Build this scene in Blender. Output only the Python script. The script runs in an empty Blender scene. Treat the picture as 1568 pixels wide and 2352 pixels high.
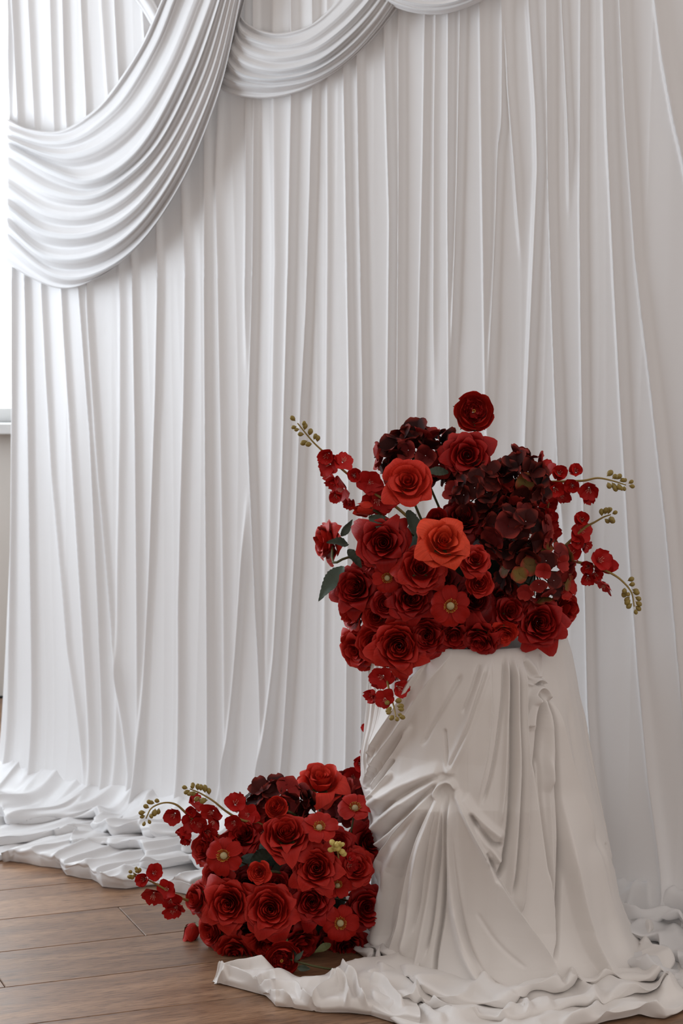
import bpy, math, random
import numpy as np
from mathutils import Vector, Matrix

random.seed(7)
rng = np.random.default_rng(11)
scene = bpy.context.scene
col = scene.collection

# ------------------------------------------------------------------ camera
F = 4850.0                                   # focal length in pixels of the 1568 x 2352 frame
CX, CY, HOR = 784.0, 1176.0, 650.0
CAMH = 1.5
PITCH = math.atan((CY - HOR) / F)
cam_data = bpy.data.cameras.new('camera')
cam = bpy.data.objects.new('camera', cam_data)
col.objects.link(cam)
cam.location = (0, 0, CAMH)
cam.rotation_euler = (math.pi / 2 - PITCH, 0, 0)
cam_data.sensor_fit = 'VERTICAL'
cam_data.sensor_height = 36.0
cam_data.lens = F / 2352.0 * 36.0
cam_data.clip_start = 0.05
cam_data.dof.use_dof = True
cam_data.dof.focus_distance = 4.55
cam_data.dof.aperture_fstop = 5.6
scene.camera = cam

FW = np.array([0, math.cos(PITCH), -math.sin(PITCH)])
UPV = np.array([0, math.sin(PITCH), math.cos(PITCH)])
RT = np.array([1.0, 0, 0])
CAMP = np.array([0, 0, CAMH])

def ray(px, py):
    return FW + RT * ((px - CX) / F) - UPV * ((py - CY) / F)

def at(px, py, Y):                            # the point seen at a pixel, at world depth Y
    d = ray(px, py)
    return CAMP + d * (Y / d[1])

def floor_at(px, py, z=0.0):
    d = ray(px, py)
    return CAMP + d * ((z - CAMH) / d[2])

def project(P):
    d = P - CAMP
    f = d @ FW
    return CX + F * (d @ RT) / f, CY - F * (d @ UPV) / f

# ------------------------------------------------------------------ world, light, exposure
world = bpy.data.worlds.new('world')
scene.world = world
world.use_nodes = True
bgn = world.node_tree.nodes['Background']
bgn.inputs['Color'].default_value = (1.0, 0.915, 0.86, 1)
bgn.inputs['Strength'].default_value = 0.70

def area(name, loc, rot, sx, sy, power, color):
    d = bpy.data.lights.new(name, 'AREA')
    d.shape = 'RECTANGLE'; d.size = sx; d.size_y = sy
    d.energy = power; d.color = color
    o = bpy.data.objects.new(name, d)
    col.objects.link(o)
    o.location = loc; o.rotation_euler = rot
    return o

# daylight entering through the windows of the left wall and of the back wall
area('window_daylight', (-2.72, 6.0, 1.95), (0, math.radians(-90), 0), 2.0, 2.6, 84, (0.80, 0.90, 1.0))

scene.view_settings.view_transform = 'Standard'
scene.view_settings.look = 'None'
scene.view_settings.gamma = 1.0
scene.view_settings.use_curve_mapping = False
scene.view_settings.exposure = 0.07
scene.cycles.use_denoising = True
scene.cycles.max_bounces = 8

# ------------------------------------------------------------------ helpers
def tag(o, label=None, cat=None, group=None, kind=None):
    if label: o['label'] = label
    if cat: o['category'] = cat
    if group: o['group'] = group
    if kind: o['kind'] = kind
    return o

def make_mesh(name, V, Fc, mat=None, smooth=True, uv=None):
    me = bpy.data.meshes.new(name)
    me.from_pydata([tuple(map(float, v)) for v in V], [], [tuple(f) for f in Fc])
    if smooth:
        me.polygons.foreach_set('use_smooth', [True] * len(me.polygons))
    if uv is not None:
        lay = me.uv_layers.new(name='UVMap')
        idx = np.empty(len(me.loops), dtype=np.int32)
        me.loops.foreach_get('vertex_index', idx)
        lay.data.foreach_set('uv', np.asarray(uv, dtype=np.float32)[idx].ravel())
    if mat: me.materials.append(mat)
    me.update()
    return me

def obj(name, me, parent=None):
    o = bpy.data.objects.new(name, me)
    col.objects.link(o)
    if parent is not None: o.parent = parent
    return o

def empty(name, loc=(0, 0, 0)):
    o = bpy.data.objects.new(name, None)
    o.empty_display_size = 0.05
    col.objects.link(o)
    o.location = loc
    return o

def grid_faces(n, m, wrap=False):             # n rows (first index), m columns
    i = np.arange(n - 1)[:, None]
    j = np.arange(m if wrap else m - 1)[None, :]
    a = i * m + j
    b = i * m + (j + 1) % m
    return np.stack([a, b, b + m, a + m], -1).reshape(-1, 4)

def grid_mesh(name, P, mat, wrap=False, flip=False):   # P: n x m x 3, fast path
    n, m = P.shape[:2]
    fc = grid_faces(n, m, wrap)
    if flip: fc = fc[:, ::-1]
    me = bpy.data.meshes.new(name)
    me.vertices.add(n * m)
    me.vertices.foreach_set('co', P.reshape(-1).astype(np.float32))
    me.loops.add(fc.size)
    me.loops.foreach_set('vertex_index', fc.reshape(-1).astype(np.int32))
    me.polygons.add(len(fc))
    me.polygons.foreach_set('loop_start', (np.arange(len(fc)) * 4).astype(np.int32))
    me.polygons.foreach_set('use_smooth', np.ones(len(fc), dtype=bool))
    me.update(calc_edges=True)
    me.validate()
    if mat: me.materials.append(mat)
    return me

def box(x0, x1, y0, y1, z0, z1, bev=0.0):
    V = [(x, y, z) for z in (z0, z1) for y in (y0, y1) for x in (x0, x1)]
    Fc = [(0, 2, 3, 1), (4, 5, 7, 6), (0, 1, 5, 4), (2, 6, 7, 3), (0, 4, 6, 2), (1, 3, 7, 5)]
    return V, Fc

def join(parts):
    V, Fc = [], []
    for v, f in parts:
        k = len(V)
        V += [tuple(p) for p in v]
        Fc += [tuple(i + k for i in q) for q in f]
    return V, Fc

def tube(pts, rad, n=6, cap=True):
    pts = [np.asarray(p, float) for p in pts]
    if np.isscalar(rad): rad = [rad] * len(pts)
    V, Fc = [], []
    prev = None
    for i, p in enumerate(pts):
        t = pts[min(i + 1, len(pts) - 1)] - pts[max(i - 1, 0)]
        t = t / (np.linalg.norm(t) + 1e-9)
        ref = prev if prev is not None else (np.array([0, 0, 1.0]) if abs(t[2]) < .9 else np.array([1.0, 0, 0]))
        a = ref - t * (ref @ t); a /= np.linalg.norm(a) + 1e-9
        b = np.cross(t, a); prev = a
        for k in range(n):
            q = 2 * math.pi * k / n
            V.append(p + rad[i] * (math.cos(q) * a + math.sin(q) * b))
    for i in range(len(pts) - 1):
        for k in range(n):
            Fc.append((i * n + k, i * n + (k + 1) % n, (i + 1) * n + (k + 1) % n, (i + 1) * n + k))
    if cap:
        Fc.append(tuple(range(n - 1, -1, -1)))
        Fc.append(tuple((len(pts) - 1) * n + k for k in range(n)))
    return V, Fc

def spline(pts, n):                            # Catmull-Rom through points, resampled to n
    P = np.asarray(pts, float)
    if len(P) == 2:
        t = np.linspace(0, 1, n)[:, None]
        return P[0] * (1 - t) + P[1] * t
    E = np.vstack([2 * P[0] - P[1], P, 2 * P[-1] - P[-2]])
    out = []
    for u in np.linspace(0, len(P) - 1 - 1e-6, n):
        i = int(u); t = u - i
        a, b, c, d = E[i], E[i + 1], E[i + 2], E[i + 3]
        out.append(.5 * ((2 * b) + (c - a) * t + (2 * a - 5 * b + 4 * c - d) * t * t + (3 * b - a - 3 * c + d) * t ** 3))
    return np.array(out)

def smooth01(x):
    x = np.clip(x, 0, 1)
    return x * x * (3 - 2 * x)

_perm = {}
def noise2(x, y, seed=0):                       # gradient noise, about -0.7 .. 0.7
    if seed not in _perm:
        r = np.random.default_rng(1000 + seed)
        _perm[seed] = r.uniform(0, 2 * math.pi, (256, 256))
    G = _perm[seed]
    xi = np.floor(x).astype(int); yi = np.floor(y).astype(int)
    xf = x - xi; yf = y - yi
    def g(ix, iy, dx, dy):
        a = G[ix & 255, iy & 255]
        return np.cos(a) * dx + np.sin(a) * dy
    u = xf ** 3 * (xf * (xf * 6 - 15) + 10); v = yf ** 3 * (yf * (yf * 6 - 15) + 10)
    a = g(xi, yi, xf, yf); b = g(xi + 1, yi, xf - 1, yf)
    c = g(xi, yi + 1, xf, yf - 1); d = g(xi + 1, yi + 1, xf - 1, yf - 1)
    return (a * (1 - u) + b * u) * (1 - v) + (c * (1 - u) + d * u) * v

def crumple(x, y, seed, freq, warp=0.6, sharp=0.10):
    """thin rounded ridges with broad valleys, like folds of loose satin; 0 .. 1"""
    wx = x + warp / freq * noise2(x * freq * .55, y * freq * .55, seed + 1)
    wy = y + warp / freq * noise2(x * freq * .55 + 7.3, y * freq * .55 + 3.1, seed + 2)
    n = noise2(wx * freq, wy * freq, seed)
    return np.exp(-np.sqrt(n * n + sharp * sharp * .35) / .16 + sharp * .59 / .16)

# ------------------------------------------------------------------ materials
def mat_new(name):
    m = bpy.data.materials.new(name)
    m.use_nodes = True
    nt = m.node_tree
    return m, nt, nt.nodes['Principled BSDF']

def N(nt, kind, **kw):
    n = nt.nodes.new(kind)
    for k, v in kw.items():
        if hasattr(n, k) and not k[0].isupper(): setattr(n, k, v)
        else: n.inputs[k].default_value = v
    return n

def cloth_mat(name, base, rough, trans, sheen=.15):
    m, nt, p = mat_new(name)
    p.inputs['Base Color'].default_value = (*base, 1)
    p.inputs['Roughness'].default_value = rough
    p.inputs['Specular IOR Level'].default_value = .35
    p.inputs['Sheen Weight'].default_value = sheen
    p.inputs['Sheen Roughness'].default_value = .4
    tc = N(nt, 'ShaderNodeTexCoord')
    nz = N(nt, 'ShaderNodeTexNoise'); nz.inputs['Scale'].default_value = 38; nz.inputs['Detail'].default_value = 3
    bp = N(nt, 'ShaderNodeBump'); bp.inputs['Strength'].default_value = .05; bp.inputs['Distance'].default_value = .01
    nt.links.new(tc.outputs['Object'], nz.inputs['Vector'])
    nt.links.new(nz.outputs['Fac'], bp.inputs['Height'])
    nt.links.new(bp.outputs['Normal'], p.inputs['Normal'])
    tr = N(nt, 'ShaderNodeBsdfTranslucent'); tr.inputs['Color'].default_value = (*base, 1)
    mx = N(nt, 'ShaderNodeMixShader'); mx.inputs['Fac'].default_value = trans
    out = nt.nodes['Material Output']
    nt.links.new(p.outputs[0], mx.inputs[1]); nt.links.new(tr.outputs[0], mx.inputs[2])
    nt.links.new(mx.outputs[0], out.inputs['Surface'])
    return m

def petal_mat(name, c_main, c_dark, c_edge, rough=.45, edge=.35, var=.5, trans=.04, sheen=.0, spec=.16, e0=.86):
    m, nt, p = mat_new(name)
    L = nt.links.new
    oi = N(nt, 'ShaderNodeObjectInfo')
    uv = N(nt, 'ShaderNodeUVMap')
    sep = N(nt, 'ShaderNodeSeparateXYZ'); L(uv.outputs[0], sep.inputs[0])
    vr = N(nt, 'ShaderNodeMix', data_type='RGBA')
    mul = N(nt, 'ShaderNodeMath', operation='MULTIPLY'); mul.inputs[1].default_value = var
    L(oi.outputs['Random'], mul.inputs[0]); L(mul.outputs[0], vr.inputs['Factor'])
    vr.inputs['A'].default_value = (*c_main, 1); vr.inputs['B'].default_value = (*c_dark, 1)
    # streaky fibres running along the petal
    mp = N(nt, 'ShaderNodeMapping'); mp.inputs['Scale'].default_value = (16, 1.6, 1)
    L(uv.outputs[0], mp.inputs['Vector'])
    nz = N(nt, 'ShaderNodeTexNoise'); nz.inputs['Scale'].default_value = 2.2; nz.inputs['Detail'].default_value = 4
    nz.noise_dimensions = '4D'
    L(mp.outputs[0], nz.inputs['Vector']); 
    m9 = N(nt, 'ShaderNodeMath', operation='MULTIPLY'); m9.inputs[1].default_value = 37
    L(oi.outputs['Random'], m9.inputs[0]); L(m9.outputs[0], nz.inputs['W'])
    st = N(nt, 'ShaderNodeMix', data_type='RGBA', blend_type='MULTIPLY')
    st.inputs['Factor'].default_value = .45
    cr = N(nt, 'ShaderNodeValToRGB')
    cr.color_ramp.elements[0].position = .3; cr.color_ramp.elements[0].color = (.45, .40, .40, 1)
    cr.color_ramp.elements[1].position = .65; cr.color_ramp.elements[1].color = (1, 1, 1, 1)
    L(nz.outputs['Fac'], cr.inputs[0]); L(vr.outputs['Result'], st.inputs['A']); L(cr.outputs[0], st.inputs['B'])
    # rim tint: dyed edge; on deep, mid and wine a painted backlit highlight
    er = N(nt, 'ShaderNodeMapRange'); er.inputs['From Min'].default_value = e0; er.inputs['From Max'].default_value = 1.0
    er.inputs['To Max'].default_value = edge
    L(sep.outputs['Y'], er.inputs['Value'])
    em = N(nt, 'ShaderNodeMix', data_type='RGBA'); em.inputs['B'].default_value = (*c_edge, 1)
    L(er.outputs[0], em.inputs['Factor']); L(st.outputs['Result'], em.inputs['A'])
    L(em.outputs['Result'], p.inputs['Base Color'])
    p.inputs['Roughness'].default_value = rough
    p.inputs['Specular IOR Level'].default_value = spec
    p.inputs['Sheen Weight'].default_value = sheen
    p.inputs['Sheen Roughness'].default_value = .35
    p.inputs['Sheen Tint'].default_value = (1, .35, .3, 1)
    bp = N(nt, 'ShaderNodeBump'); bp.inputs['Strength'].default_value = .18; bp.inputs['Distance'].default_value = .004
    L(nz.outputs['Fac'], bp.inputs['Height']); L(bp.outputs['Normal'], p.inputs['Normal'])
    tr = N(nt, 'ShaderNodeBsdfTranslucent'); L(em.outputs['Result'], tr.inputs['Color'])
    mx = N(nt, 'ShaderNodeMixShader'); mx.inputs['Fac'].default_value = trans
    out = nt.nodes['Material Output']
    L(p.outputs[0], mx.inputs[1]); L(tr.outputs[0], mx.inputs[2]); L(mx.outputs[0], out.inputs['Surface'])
    return m

def plain_mat(name, c, rough=.5, c2=None, scale=30, bump=.1, spec=.4):
    m, nt, p = mat_new(name)
    L = nt.links.new
    tc = N(nt, 'ShaderNodeTexCoord')
    nz = N(nt, 'ShaderNodeTexNoise'); nz.inputs['Scale'].default_value = scale; nz.inputs['Detail'].default_value = 4
    L(tc.outputs['Object'], nz.inputs['Vector'])
    mx = N(nt, 'ShaderNodeMix', data_type='RGBA')
    mx.inputs['A'].default_value = (*c, 1); mx.inputs['B'].default_value = (*(c2 or tuple(x * .75 for x in c)), 1)
    L(nz.outputs['Fac'], mx.inputs['Factor']); L(mx.outputs['Result'], p.inputs['Base Color'])
    p.inputs['Roughness'].default_value = rough
    p.inputs['Specular IOR Level'].default_value = spec
    bp = N(nt, 'ShaderNodeBump'); bp.inputs['Strength'].default_value = bump; bp.inputs['Distance'].default_value = .003
    L(nz.outputs['Fac'], bp.inputs['Height']); L(bp.outputs['Normal'], p.inputs['Normal'])
    return m

def wood_mat():
    m, nt, p = mat_new('oak_plank')
    L = nt.links.new
    tc = N(nt, 'ShaderNodeTexCoord'); oi = N(nt, 'ShaderNodeObjectInfo')
    off = N(nt, 'ShaderNodeVectorMath', operation='ADD')
    cmb = N(nt, 'ShaderNodeCombineXYZ')
    k = N(nt, 'ShaderNodeMath', operation='MULTIPLY'); k.inputs[1].default_value = 53
    L(oi.outputs['Random'], k.inputs[0]); L(k.outputs[0], cmb.inputs['X']); L(k.outputs[0], cmb.inputs['Z'])
    L(tc.outputs['Object'], off.inputs[0]); L(cmb.outputs[0], off.inputs[1])
    mp = N(nt, 'ShaderNodeMapping'); mp.inputs['Scale'].default_value = (1.1, 9, 1)
    L(off.outputs[0], mp.inputs['Vector'])
    n1 = N(nt, 'ShaderNodeTexNoise'); n1.inputs['Scale'].default_value = 2.2; n1.inputs['Detail'].default_value = 6; n1.inputs['Distortion'].default_value = .6
    L(mp.outputs[0], n1.inputs['Vector'])
    mp2 = N(nt, 'ShaderNodeMapping'); mp2.inputs['Scale'].default_value = (14, 150, 1)
    L(off.outputs[0], mp2.inputs['Vector'])
    n2 = N(nt, 'ShaderNodeTexNoise'); n2.inputs['Scale'].default_value = 2.0; n2.inputs['Detail'].default_value = 5
    L(mp2.outputs[0], n2.inputs['Vector'])
    cr = N(nt, 'ShaderNodeValToRGB')
    e = cr.color_ramp.elements
    e[0].position = .28; e[0].color = (.145, .074, .038, 1)
    e[1].position = .72; e[1].color = (.35, .205, .118, 1)
    e2 = cr.color_ramp.elements.new(.5); e2.color = (.245, .134, .074, 1)
    L(n1.outputs['Fac'], cr.inputs[0])
    g = N(nt, 'ShaderNodeValToRGB')
    g.color_ramp.elements[0].position = .36; g.color_ramp.elements[0].color = (.42, .38, .35, 1)
    g.color_ramp.elements[1].position = .5; g.color_ramp.elements[1].color = (1, 1, 1, 1)
    L(n2.outputs['Fac'], g.inputs[0])
    mu = N(nt, 'ShaderNodeMix', data_type='RGBA', blend_type='MULTIPLY'); mu.inputs['Factor'].default_value = .8
    L(cr.outputs[0], mu.inputs['A']); L(g.outputs[0], mu.inputs['B'])
    hv = N(nt, 'ShaderNodeHueSaturation')
    r = N(nt, 'ShaderNodeMapRange'); r.inputs['To Min'].default_value = .82; r.inputs['To Max'].default_value = 1.18
    L(oi.outputs['Random'], r.inputs['Value']); L(r.outputs[0], hv.inputs['Value'])
    L(mu.outputs['Result'], hv.inputs['Color']); L(hv.outputs[0], p.inputs['Base Color'])
    rr = N(nt, 'ShaderNodeMapRange'); rr.inputs['To Min'].default_value = .30; rr.inputs['To Max'].default_value = .48
    L(n1.outputs['Fac'], rr.inputs['Value']); L(rr.outputs[0], p.inputs['Roughness'])
    bp = N(nt, 'ShaderNodeBump'); bp.inputs['Strength'].default_value = .15; bp.inputs['Distance'].default_value = .002
    L(n2.outputs['Fac'], bp.inputs['Height']); L(bp.outputs['Normal'], p.inputs['Normal'])
    return m

M = {}
M['curtain'] = cloth_mat('white_satin_curtain', (.80, .795, .80), .35, .14)
M['drape'] = cloth_mat('white_jersey_drape', (.82, .79, .765), .50, .06)  # white cloth with the warm cast of the room light put into its colour
M['wood'] = wood_mat()
M['subfloor'] = plain_mat('dark_subfloor', (.02, .014, .01), .9)
M['wall'] = plain_mat('painted_plaster', (.62, .58, .54), .85, (.58, .55, .51), 6, .05)
M['frame'] = plain_mat('white_window_paint', (.75, .75, .74), .4, None, 12, .03)
M['grey'] = plain_mat('grey_pedestal_paint', (.33, .30, .28), .6, (.28, .26, .24), 20, .05)
def glow_mat(name, c, k):
    m, nt, p = mat_new(name)
    p.inputs['Base Color'].default_value = (.8, .8, .8, 1)
    p.inputs['Emission Color'].default_value = (*c, 1); p.inputs['Emission Strength'].default_value = k
    return m
M['daylit_pane'] = glow_mat('daylit_window_pane', (.90, .97, 1.0), 4.0)
# ------------------------------------------------------------------ setting: floor, walls, windows
def build_floor():
    root = empty('floor', (0, 0, 0)); tag(root, 'brown oak plank floor under the white drapery', kind='structure')
    d1 = np.array([math.sin(math.radians(68.9)), math.cos(math.radians(68.9))])
    d2 = np.array([-d1[1], d1[0]])
    ys = [2042.7, 2112.0, 2186.8, 2268.0, 2357.2]
    c = [floor_at(0, y)[:2] @ d2 for y in ys]
    w = (c[0] - c[-1]) / 4
    c0 = c[2]                                   # line C: a plank edge
    j1 = floor_at(300, 2113)[:2] @ d1           # butt joint in the row between lines B and C
    j2 = floor_at(2, 2252)[:2] @ d1
    Ln = 1.9
    g = .0009
    b = .0016
    # plank with eased edges
    def plank_mesh(L, W):
        V = []
        for (o, z) in ((0, -.014), (0, -b), (b, 0)):
            for (sx, sy) in ((-1, -1), (1, -1), (1, 1), (-1, 1)):
                V.append((sx * (L / 2 - g - o), sy * (W / 2 - g - o), z))
        Fc = [(8, 9, 10, 11)]
        for r in (0, 4):
            for k in range(4):
                Fc.append((r + k, r + (k + 1) % 4, r + 4 + (k + 1) % 4, r + 4 + k))
        return make_mesh('plank', V, Fc, M['wood'], smooth=False)
    me = plank_mesh(Ln, w)
    ang = math.atan2(d1[1], d1[0])
    sub = obj('subfloor', make_mesh('subfloor', *box(-3.2, 4.2, -1.2, 8.2, -.06, -.0145), M['subfloor'], smooth=False), root)
    for r in range(-18, 14):
        cc = c0 + (r + .5) * w                  # row r lies between c0+r*w and c0+(r+1)*w
        if r == 0: ph = j1
        elif r == -1: ph = j2
        else: ph = j1 + .72 + .26 * (r * 5 % 3)
        for k in range(-3, 6):
            ctr = (ph + (k + .5) * Ln) 
            p = d1 * ctr + d2 * cc
            if -2.6 < p[0] < 3.0 and 1.6 < p[1] < 7.4:
                o = obj('plank', me, root)
                o.location = (p[0], p[1], 0)
                o.rotation_euler = (0, 0, ang)
build_floor()

def wall_with_window(name, along, fixed, a0, a1, z1, wins, thick):
    parts = []
    def seg(u0, u1, z0, zt):
        if along == 'x': parts.append(box(u0, u1, fixed, fixed + thick, z0, zt))
        else: parts.append(box(fixed - thick, fixed, u0, u1, z0, zt))
    cur = a0
    for (u0, u1, s, t) in wins:
        seg(cur, u0, 0, z1); seg(u0, u1, 0, s); seg(u0, u1, t, z1); cur = u1
    seg(cur, a1, 0, z1)
    o = obj(name, make_mesh(name, *join(parts), M['wall'], smooth=False))
    tag(o, kind='structure')
    return o

wb = wall_with_window('wall_back', 'x', 7.6, -2.6, 4.2, 3.2, [(-2.5, -.88, 1.0, 2.95)], .14)
tag(wb, 'pale plaster wall behind the white curtain')
wl = wall_with_window('wall_left', 'y', -2.6, -1.2, 7.6, 3.2, [(4.7, 7.3, .85, 2.95)], .14)
tag(wl, 'pale plaster wall with the wide daylight window')
for nm, along, fixed, u0, u1, s, t in (('window_1', 'x', 7.64, -2.5, -.88, 1.0, 2.95), ('window_2', 'y', -2.66, 4.7, 7.3, .85, 2.95)):
    bars = []
    fr = .05
    def bar(a, b, z0, z1):
        bars.append(box(a, b, fixed, fixed + .05, z0, z1) if along == 'x' else box(fixed - .05, fixed, a, b, z0, z1))
    bar(u0, u1, s, s + fr); bar(u0, u1, t - fr, t); bar(u0, u0 + fr, s, t); bar(u1 - fr, u1, s, t)
    nmul = 1 if along == 'x' else 3
    for k in range(1, nmul + 1):
        c = u0 + (u1 - u0) * k / (nmul + 1)
        if along == 'x': c = -2.0
        bar(c - .025, c + .025, s, t)
    w = obj(nm, make_mesh(nm, *join(bars), M['frame'], smooth=False))
    tag(w, 'white painted window frame', kind='structure')
    pane = box(u0 + fr, u1 - fr, fixed + .02, fixed + .026, s + fr, t - fr) if along == 'x' else box(fixed - .026, fixed - .02, u0 + fr, u1 - fr, s + fr, t - fr)
    if along == 'x': obj('pane', make_mesh('pane', *pane, M['daylit_pane'], smooth=False), w)
    sill = box(u0 - .04, u1 + .04, fixed - .12, fixed, s - .035, s) if along == 'x' else box(fixed, fixed + .14, u0 - .04, u1 + .04, s - .035, s)
    obj('window_sill', make_mesh('window_sill', *sill, M['frame'], smooth=False), w)

# ------------------------------------------------------------------ backdrop curtain
CA = floor_at(100, 1838)[:2]
CB = floor_at(1450, 2112)[:2]
CD = (CB - CA) / np.linalg.norm(CB - CA)
CN = np.array([CD[1], -CD[0]])                   # towards the camera
if CN @ (-CA) < 0: CN = -CN

def on_curtain(px, py, off=0.0):                 # (s, z) of a pixel on the plane lying off in front of the curtain line
    d = ray(px, py)
    t = (off - CN @ (CAMP[:2] - CA)) / (CN @ d[:2])
    P = CAMP + d * t
    return (P[:2] - CA) @ CD, P[2]

def curtain_pt(s, z, off):
    xy = CA[None] + np.asarray(s).reshape(-1, 1) * CD[None] + np.asarray(off).reshape(-1, 1) * CN[None]
    return np.column_stack([xy, np.asarray(z).reshape(-1)])

# ridges read off the photograph: pixels down the fold, height in metres, half widths (left, right) in metres
FOLDS = [
    ([(22, 60), (14, 240), (30, 650), (25, 1200), (16, 1750)], .022, .014, .014),
    ([(32, 0), (45, 270), (62, 700), (68, 1000), (80, 1750)], .022, .011, .013),
    ([(66, 0), (80, 270), (98, 700), (120, 1100), (160, 1500), (215, 1830)], .016, .010, .016),
    ([(118, 0), (128, 280), (148, 700), (175, 1100), (200, 1500), (222, 1830)], .018, .012, .016),
    ([(150, 0), (160, 280), (188, 650), (213, 1000), (233, 1500), (246, 1830)], .020, .009, .016),
    ([(192, 0), (205, 250), (206, 700), (230, 1100), (262, 1500), (300, 1780)], .016, .010, .012),
    ([(235, 0), (262, 400), (277, 700), (276, 1000), (270, 1300), (268, 1800)], .012, .012, .02),
    ([(268, 0), (290, 400), (308, 650), (313, 1000), (318, 1700), (316, 1830)], .020, .010, .016),
    ([(330, 0), (360, 400), (366, 650), (360, 900), (345, 1300), (318, 1830)], .018, .012, .012),
    ([(395, 0), (420, 450), (428, 650), (425, 900), (412, 1400), (415, 1830)], .020, .010, .020),
    ([(470, 0), (472, 400), (472, 650), (475, 1100), (482, 1830)], .022, .009, .014),
    ([(500, 240), (494, 400), (500, 700), (508, 1200), (516, 1800)], .014, .010, .02),
    ([(560, 230), (560, 500), (556, 850)], .016, .010, .012),
    ([(582, 230), (580, 500), (578, 650), (568, 1000), (580, 1300), (594, 1560), (604, 1800)], .024, .010, .012),
    ([(558, 1150), (552, 1300), (540, 1500), (525, 1700), (503, 1850)], .022, .010, .014),
    ([(625, 230), (628, 600), (620, 1000), (608, 1500)], .012, .018, .025),
    ([(672, 220), (665, 600), (650, 1100), (630, 1500), (596, 1850)], .024, .014, .013),
    ([(722, 190), (716, 400), (706, 700), (690, 1000), (678, 1300), (648, 1800)], .024, .013, .011),
    ([(752, 180), (752, 500), (748, 900), (742, 1500)], .010, .015, .015),
    ([(792, 120), (797, 400), (805, 900), (800, 1500)], .018, .009, .012),
    ([(824, 90), (828, 400), (836, 900), (834, 1700)], .020, .009, .014),
    ([(886, 60), (893, 350), (897, 500), (893, 900), (896, 1500)], .020, .010, .012),
    ([(918, 0), (918, 400), (915, 900), (912, 1500)], .022, .008, .014),
    ([(978, 0), (972, 350), (958, 900), (950, 1500)], .018, .008, .013),
    ([(1000, 0), (995, 300), (992, 900)], .010, .008, .012),
    ([(1033, 0), (1031, 500), (1034, 900), (1040, 1600)], .020, .008, .012),
    ([(1062, 0), (1054, 400), (1048, 600), (1038, 900)], .020, .012, .008),
    ([(1106, 0), (1111, 400), (1116, 800), (1120, 1100)], .022, .010, .02),
    ([(1152, 280), (1144, 340), (1136, 600), (1127, 850), (1124, 950)], .016, .010, .007),
    ([(1158, 0), (1165, 200), (1180, 400), (1190, 600)], .016, .010, .012),
    ([(1212, 0), (1228, 250), (1232, 380), (1218, 700), (1205, 1000), (1200, 1400)], .018, .016, .010),
    ([(1254, 0), (1257, 400), (1268, 750), (1278, 980), (1290, 1250)], .022, .008, .014),
    ([(1286, 0), (1296, 200), (1302, 330), (1300, 500)], .014, .010, .008),
    ([(1332, 0), (1331, 500), (1337, 900), (1344, 1300), (1352, 1620), (1372, 1900)], .020, .009, .012),
    ([(1386, 0), (1396, 300), (1412, 650), (1428, 950), (1446, 1250), (1468, 1550), (1492, 1800), (1530, 2060)], .022, .010, .016),
    ([(1424, 0), (1436, 250), (1460, 600), (1498, 900), (1530, 1200), (1556, 1500), (1590, 1900)], .024, .008, .02),
    ([(1506, 0), (1524, 140), (1550, 280), (1572, 380), (1640, 800), (1700, 1400), (1730, 2000)], .028, .009, .03),
    ([(1600, 0), (1620, 400), (1720, 1000), (1760, 2000)], .02, .012, .02),
    ([(1680, 0), (1730, 800), (1800, 2000)], .025, .015, .02),
]

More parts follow.
